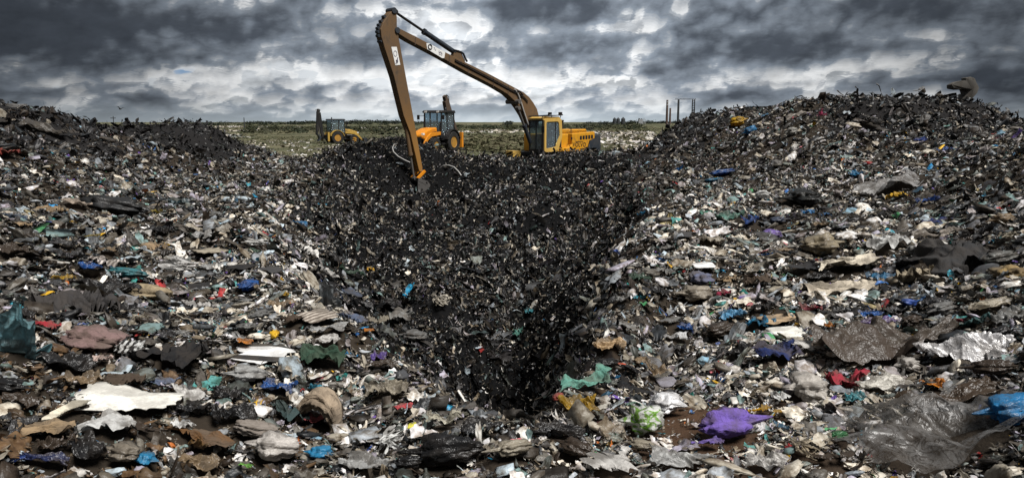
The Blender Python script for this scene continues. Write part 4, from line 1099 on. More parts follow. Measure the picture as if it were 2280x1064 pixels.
def scatter(name, rg, layers, mat):
    """layers: (count, D0, D1, size0, size1, lod, zones, tilt, lift); one stuff object"""
    Vs, Fs4, Cs, off = [], [], [], 0
    for (cnt, D0, D1, s0, s1, lod, zones, tilt, lift) in layers:
        P = protos(rg, lod)
        # even cover over the ground between D0 and D1
        D = np.sqrt(rg.uniform(D0 ** 2, D1 ** 2, cnt * 2))
        X = rg.uniform(-.76, .76, cnt * 2) * D
        z = zone(X + rg.normal(0, 1, len(X)) * np.clip(D - 6, 0, 16) * .045, D + rg.normal(0, 1, len(X)) * np.clip(D - 6, 0, 16) * .06)
        S = s0 * (1 - rg.random(cnt * 2) * (1 - (s0 / s1) ** 1.3)) ** (-1 / 1.3)        # many small, few large
        bare = np.exp(-(((X - 1.12) / .42) ** 2 + ((D - 4.35) / .62) ** 2))
        k = np.isin(z, zones) & ~covered(X, D, S) & (rg.random(len(X)) > bare * (1.3 - .45 * (S < .045)))
        X, D, z, S = X[k][:cnt], D[k][:cnt], z[k][:cnt], S[k][:cnt]
        n = len(X)
        H = hz(X, D)
        N = normals(X, D)
        Rm = rand_rot(rg, n, N, tilt)
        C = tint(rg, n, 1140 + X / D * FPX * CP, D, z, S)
        pos = np.stack([X, D, H], -1) + N * (S * rg.uniform(-.05, lift, n))[:, None]
        pick = rg.integers(0, len(P), n)
        st = np.exp(rg.normal(0, .22, (n, 3))) * (1.15, .95, .85)
        for i, (pv, pf) in enumerate(P):
            w = np.nonzero(pick == i)[0]
            if not len(w): continue
            v = pv[None] * st[w][:, None, :] * S[w][:, None, None]
            v = np.einsum('nij,nkj->nki', Rm[w], v) + pos[w][:, None, :]
            kk = len(pv)
            f = pf[None] + (off + np.arange(len(w)) * kk)[:, None, None]
            Vs.append(v.reshape(-1, 3)); Fs4.append(f.reshape(-1, 4)); Cs.append(np.repeat(C[w], kk, 0))
            off += len(w) * kk
    me = mesh_np(name, np.concatenate(Vs), [np.concatenate(Fs4)], np.concatenate(Cs))
    me.materials.append(mat)
    o = link(name, me)
    return o


rg = np.random.default_rng(3)
o = scatter('mixed_litter', rg, [
    # finer the farther away
    (22000, 2.3, 5.2, .022, .07, 1, (0,), .45, .9),
    (14000, 2.3, 6.2, .05, .17, 0, (0,), .38, .55),
    (160, 2.6, 7.0, .18, .30, 0, (0,), .22, .25),
    (24000, 5.0, 9.8, .035, .10, 1, (0,), .45, .9),
    (9000, 6.0, 11.5, .07, .26, 0, (0,), .38, .5),
    (46000, 9.3, 22, .055, .26, 1, (0,), .45, .5),
    (50000, 20.5, 46, .10, .38, 2, (0,), .5, .5),
    (3500, 44, 62, .1, .4, 2, (0,), .4, .4)], M_LITTER)
tag(o, kind='stuff')
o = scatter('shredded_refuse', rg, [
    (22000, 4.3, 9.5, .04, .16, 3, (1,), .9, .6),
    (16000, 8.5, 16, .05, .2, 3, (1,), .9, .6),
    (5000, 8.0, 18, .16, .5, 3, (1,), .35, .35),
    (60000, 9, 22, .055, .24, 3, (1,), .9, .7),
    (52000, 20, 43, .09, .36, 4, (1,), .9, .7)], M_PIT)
tag(o, kind='stuff')
o = scatter('dark_refuse', rg, [
    (14000, 13, 25, .09, .36, 1, (2,), .6, .5),
    (18000, 25, 46, .14, .46, 2, (2,), .7, .6)], M_LITTER)
tag(o, kind='stuff')

# ------------------------------------------------------------------ mesh builder for machines and far structures
class MB:
    def __init__(s): s.v, s.f = [], []

    def add(s, V, F):
        o = len(s.v)
        s.v += [tuple(p) for p in V]
        s.f += [tuple(i + o for i in f) for f in F]
        return s

    def box(s, x0, x1, y0, y1, z0, z1):
        return s.prism([(x0, z0), (x1, z0), (x1, z1), (x0, z1)], y0, y1)

    def prism(s, poly, y0, y1, y0b=None, y1b=None):
        """outline in the x-z plane, extruded along y"""
        n = len(poly)
        if sum(poly[i][0] * poly[(i + 1) % n][1] - poly[(i + 1) % n][0] * poly[i][1] for i in range(n)) < 0: poly = poly[::-1]
        V = [(x, y0, z) for x, z in poly] + [(x, y1, z) for x, z in poly]
        F = [tuple(range(n)), tuple(range(2 * n - 1, n - 1, -1))] + [(i, i + n, (i + 1) % n + n, (i + 1) % n) for i in range(n)]
        return s.add(V, F)

    def bar(s, a, b, r0, r1=None, n=10, square=False):
        a, b = Vector(a), Vector(b)
        r1 = r0 if r1 is None else r1
        q = (b - a).to_track_quat('Z', 'Y')
        if square: n = 4
        V, F = [], []
        for p, r in ((a, r0), (b, r1)):
            for i in range(n):
                t = 2 * math.pi * (i + (.5 if square else 0)) / n
                V.append(p + q @ Vector((math.cos(t) * r, math.sin(t) * r, 0)))
        F = [(i, (i + 1) % n, (i + 1) % n + n, i + n) for i in range(n)] + [tuple(range(n - 1, -1, -1)), tuple(range(n, 2 * n))]
        return s.add(V, F)

    def tube(s, pts, r, n=8):
        pts = [Vector(p) for p in pts]
        V, F = [], []
        for i, p in enumerate(pts):
            d = (pts[min(i + 1, len(pts) - 1)] - pts[max(i - 1, 0)]).normalized()
            q = d.to_track_quat('Z', 'Y')
            rr_ = r[i] if isinstance(r, (list, tuple)) else r
            for k in range(n):
                t = 2 * math.pi * k / n
                V.append(p + q @ Vector((math.cos(t) * rr_, math.sin(t) * rr_, 0)))
        for i in range(len(pts) - 1):
            for k in range(n):
                F.append((i * n + k, i * n + (k + 1) % n, (i + 1) * n + (k + 1) % n, (i + 1) * n + k))
        F += [tuple(range(n - 1, -1, -1)), tuple(range((len(pts) - 1) * n, len(pts) * n))]
        return s.add(V, F)

    def lathe(s, prof, c=(0, 0, 0), axis='y', n=28, caps=True):
        """prof: (radius, offset along the axis)"""
        V, F = [], []
        for r, h in prof:
            for k in range(n):
                t = 2 * math.pi * k / n
                a, b = math.cos(t) * r, math.sin(t) * r
                V.append((c[0] + a, c[1] + h, c[2] + b) if axis == 'y' else (c[0] + a, c[1] + b, c[2] + h))
        for i in range(len(prof) - 1):
            for k in range(n):
                F.append((i * n + k, i * n + (k + 1) % n, (i + 1) * n + (k + 1) % n, (i + 1) * n + k))
        if caps: F += [tuple(range(n - 1, -1, -1)), tuple(range((len(prof) - 1) * n, len(prof) * n))]
        return s.add(V, F)

    def build(s, name, mat, parent=None, bevel=0.0, smooth=False, loc=None):
        me = bpy.data.meshes.new(name)
        me.from_pydata(s.v, [], s.f)
        bm = bmesh.new(); bm.from_mesh(me)
        bmesh.ops.recalc_face_normals(bm, faces=bm.faces)
        if bevel:
            ed = [e for e in bm.edges if len(e.link_faces) == 2 and e.calc_face_angle(0) > .6]
            bmesh.ops.bevel(bm, geom=ed, offset=bevel, offset_type='OFFSET', segments=2, profile=.5, affect='EDGES', clamp_overlap=True)
        for f in bm.faces: f.smooth = smooth
        bm.to_mesh(me); bm.free()
        if smooth:
            try: me.set_sharp_from_angle(angle=R(38))
            except Exception: pass
        me.materials.append(mat)
        return link(name, me, parent, loc)


def paint(name, col, rough=.45, metal=0.0, grime=.5, dirt=(.045, .034, .024), spec=.4, scale=2.2):
    """worn paint or metal: dust, streaks running down, chips"""
    m, h, b = new_mat(name)
    P = h.n('ShaderNodeTexCoord').outputs['Object']
    mp = h.n('ShaderNodeMapping'); mp.inputs['Scale'].default_value = (1, 1, .22)
    m.node_tree.links.new(P, mp.inputs[0])
    st = h.noise(mp.outputs[0], scale * 3.2, 5, .65)
    bl = h.noise(P, scale, 6, .68)
    f = h.smooth(h.m('ADD', h.m('MULTIPLY', st, .5), h.m('MULTIPLY', bl, .6)), .50, .74)
    v = h.mix(bl, tuple(c * .78 for c in col), tuple(min(1, c * 1.18) for c in col))
    c = h.mix(h.m('MULTIPLY', f, grime), v, dirt)
    m.node_tree.links.new(c, b.inputs['Base Color'])
    h.put(b.inputs['Roughness'], h.m('ADD', h.m('MULTIPLY', f, .3), rough))
    b.inputs['Metallic'].default_value = metal
    b.inputs['Specular IOR Level'].default_value = spec
    return m


M_BROWN = paint('dusty_ochre_paint', (.120, .070, .032), .6, 0, .75)
M_YEL = paint('yellow_paint', (.56, .26, .014), .45, 0, .62)
M_CREAM = paint('faded_yellow_paint', (.52, .33, .08), .5, 0, .35)
M_ORG = paint('orange_paint', (.62, .22, .010), .42, 0, .5)
M_OYEL = paint('dull_yellow_paint', (.40, .25, .045), .55, 0, .65)
M_HUB = paint('muddy_hub_paint', (.36, .18, .025), .6, 0, .8)
M_DARK = paint('dark_blue_grey_paint', (.022, .028, .036), .5, 0, .35)
M_BKT = paint('worn_bucket_steel', (.10, .095, .09), .5, .3, .4)
M_BLK = paint('black_paint', (.012, .012, .013), .45, 0, .3)
M_STEEL = paint('worn_steel', (.16, .15, .14), .45, .5, .5)
M_RUB = paint('rubber', (.018, .018, .018), .85, 0, .6, (.06, .05, .04), .2)
M_RUST = paint('rusty_steel', (.07, .045, .03), .8, 0, .5)
M_WHITE = paint('white_plate', (.72, .72, .70), .5, 0, .25)
M_PALE = paint('pale_pipe', (.38, .37, .35), .5, 0, .4)
M_RED = paint('red_lens', (.35, .02, .01), .3, 0, .1)
M_GLASS, hh_, bb_ = new_mat('cab_glass')
bb_.inputs['Base Color'].default_value = (.55, .66, .72, 1)
bb_.inputs['Roughness'].default_value = .06
bb_.inputs['Transmission Weight'].default_value = .9
bb_.inputs['IOR'].default_value = 1.12
M_LAMP = paint('lamp_lens', (.62, .62, .60), .15, 0, .1)


def empty(name, loc, rz):
    o = link(name, None, None, loc)
    o.rotation_euler = (0, 0, rz)
    o.empty_display_size = .3
    return o


def lettering(text, size, mat, name, parent, origin, xdir, zdir, depth=.006):
    cu = bpy.data.curves.new(name, 'FONT')
    cu.body, cu.size, cu.extrude, cu.align_x, cu.align_y = text, size, depth, 'CENTER', 'CENTER'
    tmp = bpy.data.objects.new(name, cu); COL.objects.link(tmp)
    bpy.context.view_layer.update()
    me = bpy.data.meshes.new_from_object(tmp.evaluated_get(bpy.context.evaluated_depsgraph_get()))
    bpy.data.objects.remove(tmp); bpy.data.curves.remove(cu)
    xd, zd = Vector(xdir).normalized(), Vector(zdir).normalized()
    zd = (zd - xd * zd.dot(xd)).normalized()
    yd = xd.cross(zd)
    M = Matrix(((xd.x, zd.x, yd.x, origin[0]), (xd.y, zd.y, yd.y, origin[1]), (xd.z, zd.z, yd.z, origin[2]), (0, 0, 0, 1)))
    me.transform(M); me.materials.clear(); me.materials.append(mat)
    return link(name, me, parent)


# ------------------------------------------------------------------ long reach excavator
EX = empty('excavator', (2.04, 42.0, -.15), R(225))
tag(EX, 'yellow long reach excavator with a dusty brown arm dipping into the pit', 'excavator')
EA = R(225)


def ex(px, py, y=0.0):
    """frame position -> (x, z) in the machine's own upright plane at sideways offset y"""
    vx, wy, wz = ray(px, py)
    fx, fy, lx, ly = math.cos(EA), math.sin(EA), -math.sin(EA), math.cos(EA)
    bx, by = 2.04 + lx * y, 42.0 + ly * y
    # bx + fx*s = vx*t ; by + fy*s = wy*t
    det = fx * -wy + vx * fy
    s_ = (-bx * -wy + -by * vx) / det if False else None
    A_ = np.array([[fx, -vx], [fy, -wy]]); s_, t_ = np.linalg.solve(A_, [-bx, -by])
    return s_, CAM_Z + wz * t_ + .15


def expoly(pts, y): return [ex(a, b, y) for a, b in pts]


# boom: banana shaped box beam
BY0, BY1 = -.30, .16
up = [(1199, 285), (1201, 262), (1196, 243), (1188, 229), (1178, 216), (1166, 206), (1149, 197), (1095, 168), (1038, 140), (988, 115), (930, 84), (886, 62)]
lo = [(888, 76), (912, 91), (978, 126), (1038, 160), (1100, 192), (1130, 210), (1147, 226), (1157, 240), (1168, 258), (1180, 285)]
boom = MB().prism(expoly(up + lo, BY1), BY0, BY1).build('boom', M_BROWN, EX, .02)
ft = []
mbp = MB()
for k in range(len(up) - 2):                                     # welded flange strips along the top edge
    (xa, za), (xb, zb) = ex(*up[k + 1], BY1), ex(*up[k + 2], BY1)
    mbp.bar((xa, (BY0 + BY1) / 2 + .06, za + .02), (xb, (BY0 + BY1) / 2 + .06, zb + .02), .035, n=6)
mbp.build('hydraulic_pipe', M_BLK, boom)
sp_ = MB()
for dy_ in (0, 3.2):
    ln_ = [(1174, 226 + dy_), (1166, 216 + dy_), (1148, 205 + dy_), (1095, 176 + dy_), (1040, 147 + dy_), (1012, 133 + dy_)]
    sp_.tube([(a, BY1 + .035, b) for a, b in expoly(ln_, BY1)], .022, 6)
sp_.build('hydraulic_pipe', M_BLK, boom, smooth=True)
rb_ = MB()
for (pa, pb) in [((1098, 172), (1098, 194)), ((1042, 143), (1042, 164)), ((1132, 190), (1131, 212)), ((925, 83), (924, 100)), ((1000, 122), (1000, 140))]:
    (xa, za), (xb, zb) = ex(*pa, BY1), ex(*pb, BY1)
    rb_.bar((xa, BY1 + .006, za), (xb, BY1 + .006, zb), .022, square=True)
rb_.build('weld_seam', M_RUST, boom)
# stick
SY0, SY1 = -.27, .13
st_poly = [(876, 21), (882, 24), (884, 40), (884, 58), (888, 84), (904, 171), (924, 279), (941, 374), (940, 384), (934, 382), (932, 375), (914, 297), (899, 258), (878, 172), (857, 108), (850, 84), (848, 66), (853, 52), (866, 32)]
M_ARM = paint('ochre_arm_paint', (.120, .070, .032), .6, 0, .75)
_h = NG(M_ARM.node_tree); _b = M_ARM.node_tree.nodes['Principled BSDF']
_z = _h.n('ShaderNodeSeparateXYZ'); M_ARM.node_tree.links.new(_h.n('ShaderNodeTexCoord').outputs['Object'], _z.inputs[0])
_old = _b.inputs['Base Color'].links[0].from_socket
M_ARM.node_tree.links.new(_h.mix(_h.smooth(_h.m('ADD', _z.outputs[2], _h.noise(_h.n('ShaderNodeTexCoord').outputs['Object'], 1.3, 4, .6)), 1.6, 4.6, .85, 0.0), _old, (.26, .125, .025)), _b.inputs['Base Color'])     # blends to ochre towards the bottom
stick = MB().prism(expoly(st_poly, SY1), SY0, SY1).build('arm', M_ARM, EX, .02)
e_ = MB()
for (a, b) in [((848, 66), (853, 52)), ((853, 52), (866, 32)), ((850, 84), (848, 66))]:
    for q in (.25, .75):
        x_, z_ = ex(a[0] + (b[0] - a[0]) * q - 2, a[1] + (b[1] - a[1]) * q, SY1)
        e_.bar((x_, SY1 - .1, z_), (x_, SY0 + .1, z_), .07)
x_, z_ = ex(852, 92, SY1); e_.bar((x_, SY1 - .05, z_), (x_, SY0 + .05, z_), .06)
x_, z_ = ex(877, 24, SY1); e_.bar((x_, SY1 + .05, z_), (x_, SY0 - .05, z_), .13, n=14)
x_, z_ = ex(884, 68, SY1); e_.bar((x_, SY1 + .06, z_), (x_, SY0 - .06, z_), .13, n=14)
e_.build('pivot_pin', M_DARK, stick, smooth=True)
# plates with worn lettering on arm and boom
def plate(c4, y, parent, nm):
    return MB().prism(expoly(c4, y), y + .003, y + .012).build(nm, M_WHITE, parent)


p1_ = plate([(949, 97), (955, 97), (991, 117), (989, 130), (984, 130), (951, 110)], BY1, boom, 'name_plate')
c0, c1 = np.array(ex(952, 104, BY1)), np.array(ex(990, 124, BY1))
ux = (c1 - c0) / np.linalg.norm(c1 - c0); uz = np.array([-ux[1], ux[0]]) * (1 if ux[0] < 0 else -1)
uz = uz if uz[1] > 0 else -uz
X3, Z3 = (ux[0], 0, ux[1]), (uz[0], 0, uz[1])
tor = MB()
rc = np.array(ex(957, 105, BY1))
ring = []
for k in range(25):
    t = 2 * math.pi * k / 24
    ring.append((rc[0] + .105 * math.cos(t), BY1 + .016, rc[1] + .105 * math.sin(t)))
tor.tube(ring, .028, 6).build('ring_emblem', M_BLK, p1_)
M_INK = paint('faded_ink', (.10, .09, .13), .6, 0, .2)
q = np.array(ex(974, 113.5, BY1)); lettering("Tu    Ltd", .15, M_INK, 'lettering', p1_, (q[0], BY1 + .014, q[1]), X3, Z3)
q = np.array(ex(981, 120.5, BY1)); lettering("Lti", .20, M_INK, 'lettering', p1_, (q[0], BY1 + .014, q[1]), X3, Z3)
p2_ = plate([(871, 105), (883, 105), (891, 145), (880, 146)], SY1, stick, 'name_plate')
c0, c1 = np.array(ex(877, 108, SY1)), np.array(ex(885, 144, SY1))
ux = (c1 - c0) / np.linalg.norm(c1 - c0)
rc = c0 + (c1 - c0) * .33
ring = [(rc[0] + .085 * math.cos(2 * math.pi * k / 20), SY1 + .015, rc[1] + .12 * math.sin(2 * math.pi * k / 20)) for k in range(21)]
MB().tube(ring, .012, 5).build('ring_emblem', M_INK, p2_)
rc = c0 + (c1 - c0) * .74
MB().bar((rc[0] - .06, SY1 + .015, rc[1] + .12), (rc[0] + .05, SY1 + .015, rc[1] - .16), .02).bar((rc[0], SY1 + .016, rc[1] + .02), (rc[0] - .02, SY1 + .016, rc[1] - .06), .05).build('mark', M_INK, p2_)


def ram(a, b, split, y, r0, r1, parent, nm='hydraulic_cylinder', m0=M_DARK, m1=M_STEEL):
    A_, B_ = np.array(ex(*a, y)), np.array(ex(*b, y)); S_ = A_ + (B_ - A_) * split
    f3 = lambda p: (p[0], y, p[1])
    d_ = (B_ - A_) / np.linalg.norm(B_ - A_)
    c = MB().bar(f3(A_), f3(S_), r0, n=14).bar(f3(S_ - d_ * .12), f3(S_), r0 * 1.2, n=14)
    c = c.build(nm, m0, parent, smooth=True)
    MB().bar(f3(S_), f3(B_), r1, n=10).bar((B_[0], y - .12, B_[1]), (B_[0], y + .12, B_[1]), r1 * 1.7, n=10).build('piston_rod', m1, c, smooth=True)
    return c


yc = (BY0 + BY1) / 2
ram((1012, 117), (879, 27), .54, yc, .125, .06, EX, m1=M_BLK)
loop = [ex(1006, 112, yc), ex(1014, 114, yc), ex(1024, 117, yc), ex(1029, 121, yc), ex(1032, 129, yc), ex(1037, 138, yc)]
MB().tube([(a, yc + .1, b) for a, b in loop], .05, 8).tube([(a, yc - .1, b + .03) for a, b in loop], .05, 8).build('hydraulic_hose', M_BLK, boom, smooth=True)
x_, z_ = ex(1014, 118, yc); MB().prism([(x_ + .25, z_ - .25), (x_ - .55, z_ - .45), (x_ - .15, z_ + .12), (x_ + .12, z_ + .14)], yc - .11, yc + .11).build('bracket', M_BROWN, boom)
for yy in (BY1 + .17, BY0 - .17):
    c = ram((1181, 318), (1153, 241), .52, yy, .11, .06, EX)
x_, z_ = ex(1150, 207, BY1)
MB().bar((x_, BY0 - .25, z_ - .45), (x_, BY1 + .25, z_ - .45), .12, n=14).build('pivot_pin', M_STEEL, boom, smooth=True)
hp = [ex(1146, 199, BY1 + .05), ex(1153, 209, BY1 + .05), ex(1158, 222, BY1 + .05), ex(1165, 245, BY1 + .05), ex(1176, 278, BY1 + .05)]
MB().tube([(a, BY1 + .06, b) for a, b in hp], .04, 8).build('hydraulic_hose', M_PALE, boom, smooth=True)
hp = [ex(1150, 203, BY1 + .05), ex(1157, 205, BY1 + .05), ex(1163, 212, BY1 + .05), ex(1157, 216, BY1 + .05)]
MB().tube([(a, BY1 + .09, b) for a, b in hp], .05, 8).build('hydraulic_hose', M_BLK, boom, smooth=True)
# bucket linkage
ys = (SY0 + SY1) / 2
ram((901, 262), (922, 397), .62, ys, .10, .05, EX, m0=M_BROWN, m1=M_STEEL)
A_, B_ = ex(939, 380, ys), ex(923, 397, ys)
MB().bar((A_[0], SY1 + .03, A_[1]), (B_[0], SY1 + .03, B_[1]), .075, square=True).bar((A_[0], SY0 - .03, A_[1]), (B_[0], SY0 - .03, B_[1]), .075, square=True).build('bucket_link', M_ORG, EX)
bo = expoly([(921, 396), (930, 398), (941, 402), (948, 411), (945, 421), (936, 430), (926, 436), (917, 436), (916, 430), (924, 428), (934, 421), (938, 412), (932, 407), (922, 403)], ys)
bk = MB().prism(bo, ys - .36, ys + .36)
side = expoly([(921, 396), (930, 398), (941, 402), (948, 411), (945, 421), (936, 430), (926, 436), (920, 420)], ys)
bk.prism(side, ys + .32, ys + .35).prism(side, ys - .35, ys - .32)
bkt = bk.build('bucket', M_BKT, EX)
tt = MB()
a_, b_ = ex(918, 433, ys), ex(915, 442, ys)
for yy in (-.27, -.09, .09, .27): tt.bar((a_[0], ys + yy, a_[1]), (b_[0], ys + yy, b_[1]), .07, .03, square=True)
tt.build('tooth', M_STEEL, bkt)
# superstructure
MB().box(-2.55, 1.35, -1.32, 1.26, .88, 1.06).build('turntable_deck', M_DARK, EX, .02)
MB().lathe([(.75, -.12), (.75, .12)], (0, 0, .78), 'z', 24).build('slew_ring', M_BLK, EX)
MB().prism([(-2.62, 1.06), (-.42, 1.06), (.78, 1.10), (.78, 1.28), (-.2, 1.28), (-.42, 1.45), (-.42, 2.02), (-2.35, 2.12), (-2.35, 1.75), (-1.9, 1.62), (-1.75, 1.30), (-1.6, 1.16)], 1.0, 1.30).build('side_panel', M_YEL, EX, .03)
MB().box(-2.35, .7, -1.28, 1.0, 1.062, 2.02).build('engine_hood', M_YEL, EX, .06)
hd = MB().prism([(-2.2, 2.022), (-.55, 2.022), (-.65, 2.24), (-2.05, 2.27)], -.5, .92).build('hood_cover', M_YEL, EX, .05)
MB().lathe([(.07, 0), (.07, .42), (.09, .42), (.09, .5)], (-1.3, -.2, 2.262), 'z', 14).build('exhaust_pipe', M_BLK, hd)
MB().prism([(-2.95, 1.02), (-2.37, 1.02), (-2.37, 1.98), (-2.6, 2.02), (-2.9, 1.9)], -1.31, 1.31).build('counterweight', M_DARK, EX, .09)
MB().prism([(-2.37, 1.02), (-1.66, 1.06), (-1.80, 1.34), (-1.96, 1.64), (-2.37, 1.78)], 1.302, 1.325).build('counterweight_cheek', M_DARK, EX, .01)
v_ = MB()
for k in range(5): v_.box(-1.05 - k * .24 - .17, -1.05 - k * .24, 1.302, 1.312, 1.70 + .012 * k, 1.90 + .012 * k)
v_.build('vent', M_BLK, EX)
mk = lettering("VOLVO", .34, M_BLK, 'lettering', EX, (-1.02, 1.306, 1.42), (-1, 0, -.02), (0, 0, 1))
MB().box(-1.35, -.7, 1.302, 1.309, 1.585, 1.615).build('stripe', M_BLK, EX)
MB().box(.52, .66, 1.302, 1.312, 1.15, 1.26).box(-.42, -.30, 1.302, 1.312, 1.72, 1.84).build('latch', M_BLK, EX)
MB().box(-2.5, -.5, 1.0, 1.02, 2.27, 2.30).bar((-.6, 1.05, 2.02), (-.6, 1.05, 2.29), .02).bar((-2.3, 1.05, 2.1), (-2.3, 1.05, 2.29), .02).build('handrail', M_BLK, EX)
# cab: frame, roof, glass all round, dark corner at the front
cabf = MB()
side_o = [(.72, 1.10), (1.78, 1.10), (1.92, 1.5), (1.86, 2.84), (.55, 2.90), (.36, 2.72), (.38, 1.9)]
win = [(.86, 1.36), (1.55, 1.30), (1.66, 1.34), (1.68, 2.62), (1.62, 2.68), (.74, 2.70), (.66, 2.62), (.58, 1.92)]


def ringed(outer, inner, y0, y1):
    """flat frame with a hole: quads between an outer and an inner outline of equal count"""
    m_ = MB()
    n = len(outer)
    V = [(x, y0, z) for x, z in outer] + [(x, y0, z) for x, z in inner] + [(x, y1, z) for x, z in outer] + [(x, y1, z) for x, z in inner]
    F = []
    for i in range(n):
        j = (i + 1) % n
        F += [(i, j, n + j, n + i), (2 * n + i, 3 * n + i, 3 * n + j, 2 * n + j), (i, 2 * n + i, 2 * n + j, j), (n + i, n + j, 3 * n + j, 3 * n + i)]
    return m_.add(V, F)


outer = [(.74, 1.10), (1.70, 1.10), (1.80, 1.16), (1.80, 2.74), (1.70, 2.84), (.62, 2.86), (.46, 2.74), (.40, 1.92)]
inner = [(.95, 1.36), (1.58, 1.28), (1.66, 1.32), (1.66, 2.60), (1.58, 2.66), (.76, 2.68), (.68, 2.60), (.60, 1.95)]
cab = ringed(outer, inner, 1.24, 1.31).build('cab', M_CREAM, EX, .0)
MB().prism(inner, 1.262, 1.275).build('side_window', M_GLASS, cab)
MB().box(.90, .96, 1.277, 1.30, 1.40, 2.62).build('window_bar', M_BLK, cab)
MB().prism([(.40, 2.80), (1.86, 2.74), (1.90, 2.84), (1.7, 2.92), (.6, 2.93)], .24, 1.235).build('cab_roof', M_CREAM, cab, .03)
MB().box(.42, 1.78, .22, 1.235, 1.065, 1.12).box(.38, .44, .22, 1.235, 1.12, 2.78).build('cab_back', M_DARK, cab, .01)
MB().box(1.80, 1.86, .24, .30, 1.12, 2.76).box(1.80, 1.86, 1.18, 1.245, 1.12, 2.76).box(1.80, 1.86, .30, 1.18, 1.12, 1.25).box(1.80, 1.86, .30, 1.18, 2.68, 2.76).box(1.80, 1.86, .72, .76, 1.25, 2.68).build('front_frame', M_BLK, cab)
MB().box(1.815, 1.835, .30, 1.18, 1.25, 2.68).build('windscreen', M_GLASS, cab)
MB().box(.45, 1.8, .232, .25, 1.12, 2.76).build('inner_window', M_GLASS, cab)
MB().prism([(.62, 1.3), (1.1, 1.3), (1.12, 1.55), (.8, 1.6), (.72, 2.25), (.56, 2.28)], .5, 1.0).build('seat', M_BLK, cab, .04)
rl = MB().bar((1.95, 1.28, 2.93), (.35, 1.28, 3.02), .03, n=6).bar((1.95, .3, 2.93), (.35, .3, 3.02), .03, n=6)
for xx in (1.9, 1.2, .5): rl.bar((xx, .3, 2.95 + .05 * (1.9 - xx) / 1.5), (xx, 1.28, 2.95 + .05 * (1.9 - xx) / 1.5), .025, n=6).bar((xx, 1.2, 2.84), (xx, 1.28, 2.97), .02, n=6)
rl.build('roof_guard', M_BLK, cab)
for yy in (.4, 1.15): MB().box(.34, .46, yy - .09, yy + .09, 3.03, 3.17).build('work_lamp', M_BLK, cab)
mr = MB().bar((1.86, 1.2, 2.3), (2.1, 1.42, 2.3), .018, n=6).box(2.07, 2.1, 1.36, 1.54, 2.1, 2.42).build('mirror', M_BLK, cab)
# undercarriage
for sgn in (1, -1):
    y0, y1 = (.85, 1.45) if sgn > 0 else (-1.45, -.85)
    prof = [(-1.75, .12), (-1.45, .0), (1.45, .0), (1.75, .12), (2.02, .42), (1.95, .72), (1.7, .86), (-1.7, .86), (-1.95, .72), (-2.02, .42)]
    tr = MB().prism(prof, y0, y1).build('track', M_STEEL, EX, .02)
    sh = MB()
    L_ = prof + [prof[0]]
    for (a, b) in zip(L_[:-1], L_[1:]):
        ln = math.hypot(b[0] - a[0], b[1] - a[1]); kk = max(1, int(ln / .19))
        for i in range(kk):
            q = (i + .5) / kk; sh.bar((a[0] + (b[0] - a[0]) * q, y0 + .02, a[1] + (b[1] - a[1]) * q), (a[0] + (b[0] - a[0]) * q, y1 - .02, a[1] + (b[1] - a[1]) * q), .035, square=True)
    sh.build('track_shoe', M_RUST, tr)
    sy = y1 + .01 if sgn > 0 else y0 - .01
    MB().lathe([(.33, -.03), (.33, .03)], (-1.6, sy, .43), 'y', 20).lathe([(.30, -.03), (.30, .03)], (1.6, sy, .43), 'y', 20).build('sprocket', M_YEL, tr)
MB().box(-1.2, 1.2, -.84, .84, .35, .66).build('track_frame', M_DARK, EX)
fb = ex(1163, 320, -.4); fc = ex(1178, 337, -.4)
MB().box(1.9, 2.5, -.9, -.3, .80, 1.14).build('front_step', M_CREAM, EX, .02)

# ------------------------------------------------------------------ backhoe loaders


def wheel(parent, c, r, w, rim_m, sgn):
    t = MB().lathe([(r * .56, -w / 2), (r * .9, -w / 2), (r * .98, -w * .4), (r, -w * .2), (r, w * .2), (r * .98, w * .4), (r * .9, w / 2), (r * .56, w / 2)], c, 'y', 30, caps=False)
    wl = t.build('wheel', M_RUB, parent, smooth=True)
    lg = MB()
    for k in range(18):
        for s_ in (-1, 1):
            a = 2 * math.pi * (k + (.5 if s_ > 0 else 0)) / 18
            p = lambda rr_, yy, da: (c[0] + math.cos(a + da) * rr_, c[1] + yy, c[2] + math.sin(a + da) * rr_)
            lg.bar(p(r * 1.0, s_ * w * .46, .10), p(r * 1.01, s_ * w * .04, -.06), .035, square=True)
    lg.build('tread', M_RUB, wl)
    rm = MB().lathe([(r * .57, -w * .40), (r * .57, w * .40)], c, 'y', 24).lathe([(.01, sgn * w * .15), (r * .22, sgn * w * .15), (r * .28, sgn * w * .12), (r * .5, sgn * w * .30), (r * .575, sgn * w * .46)], c, 'y', 24, caps=False)
    rm.build('rim', M_HUB, wl, smooth=True)


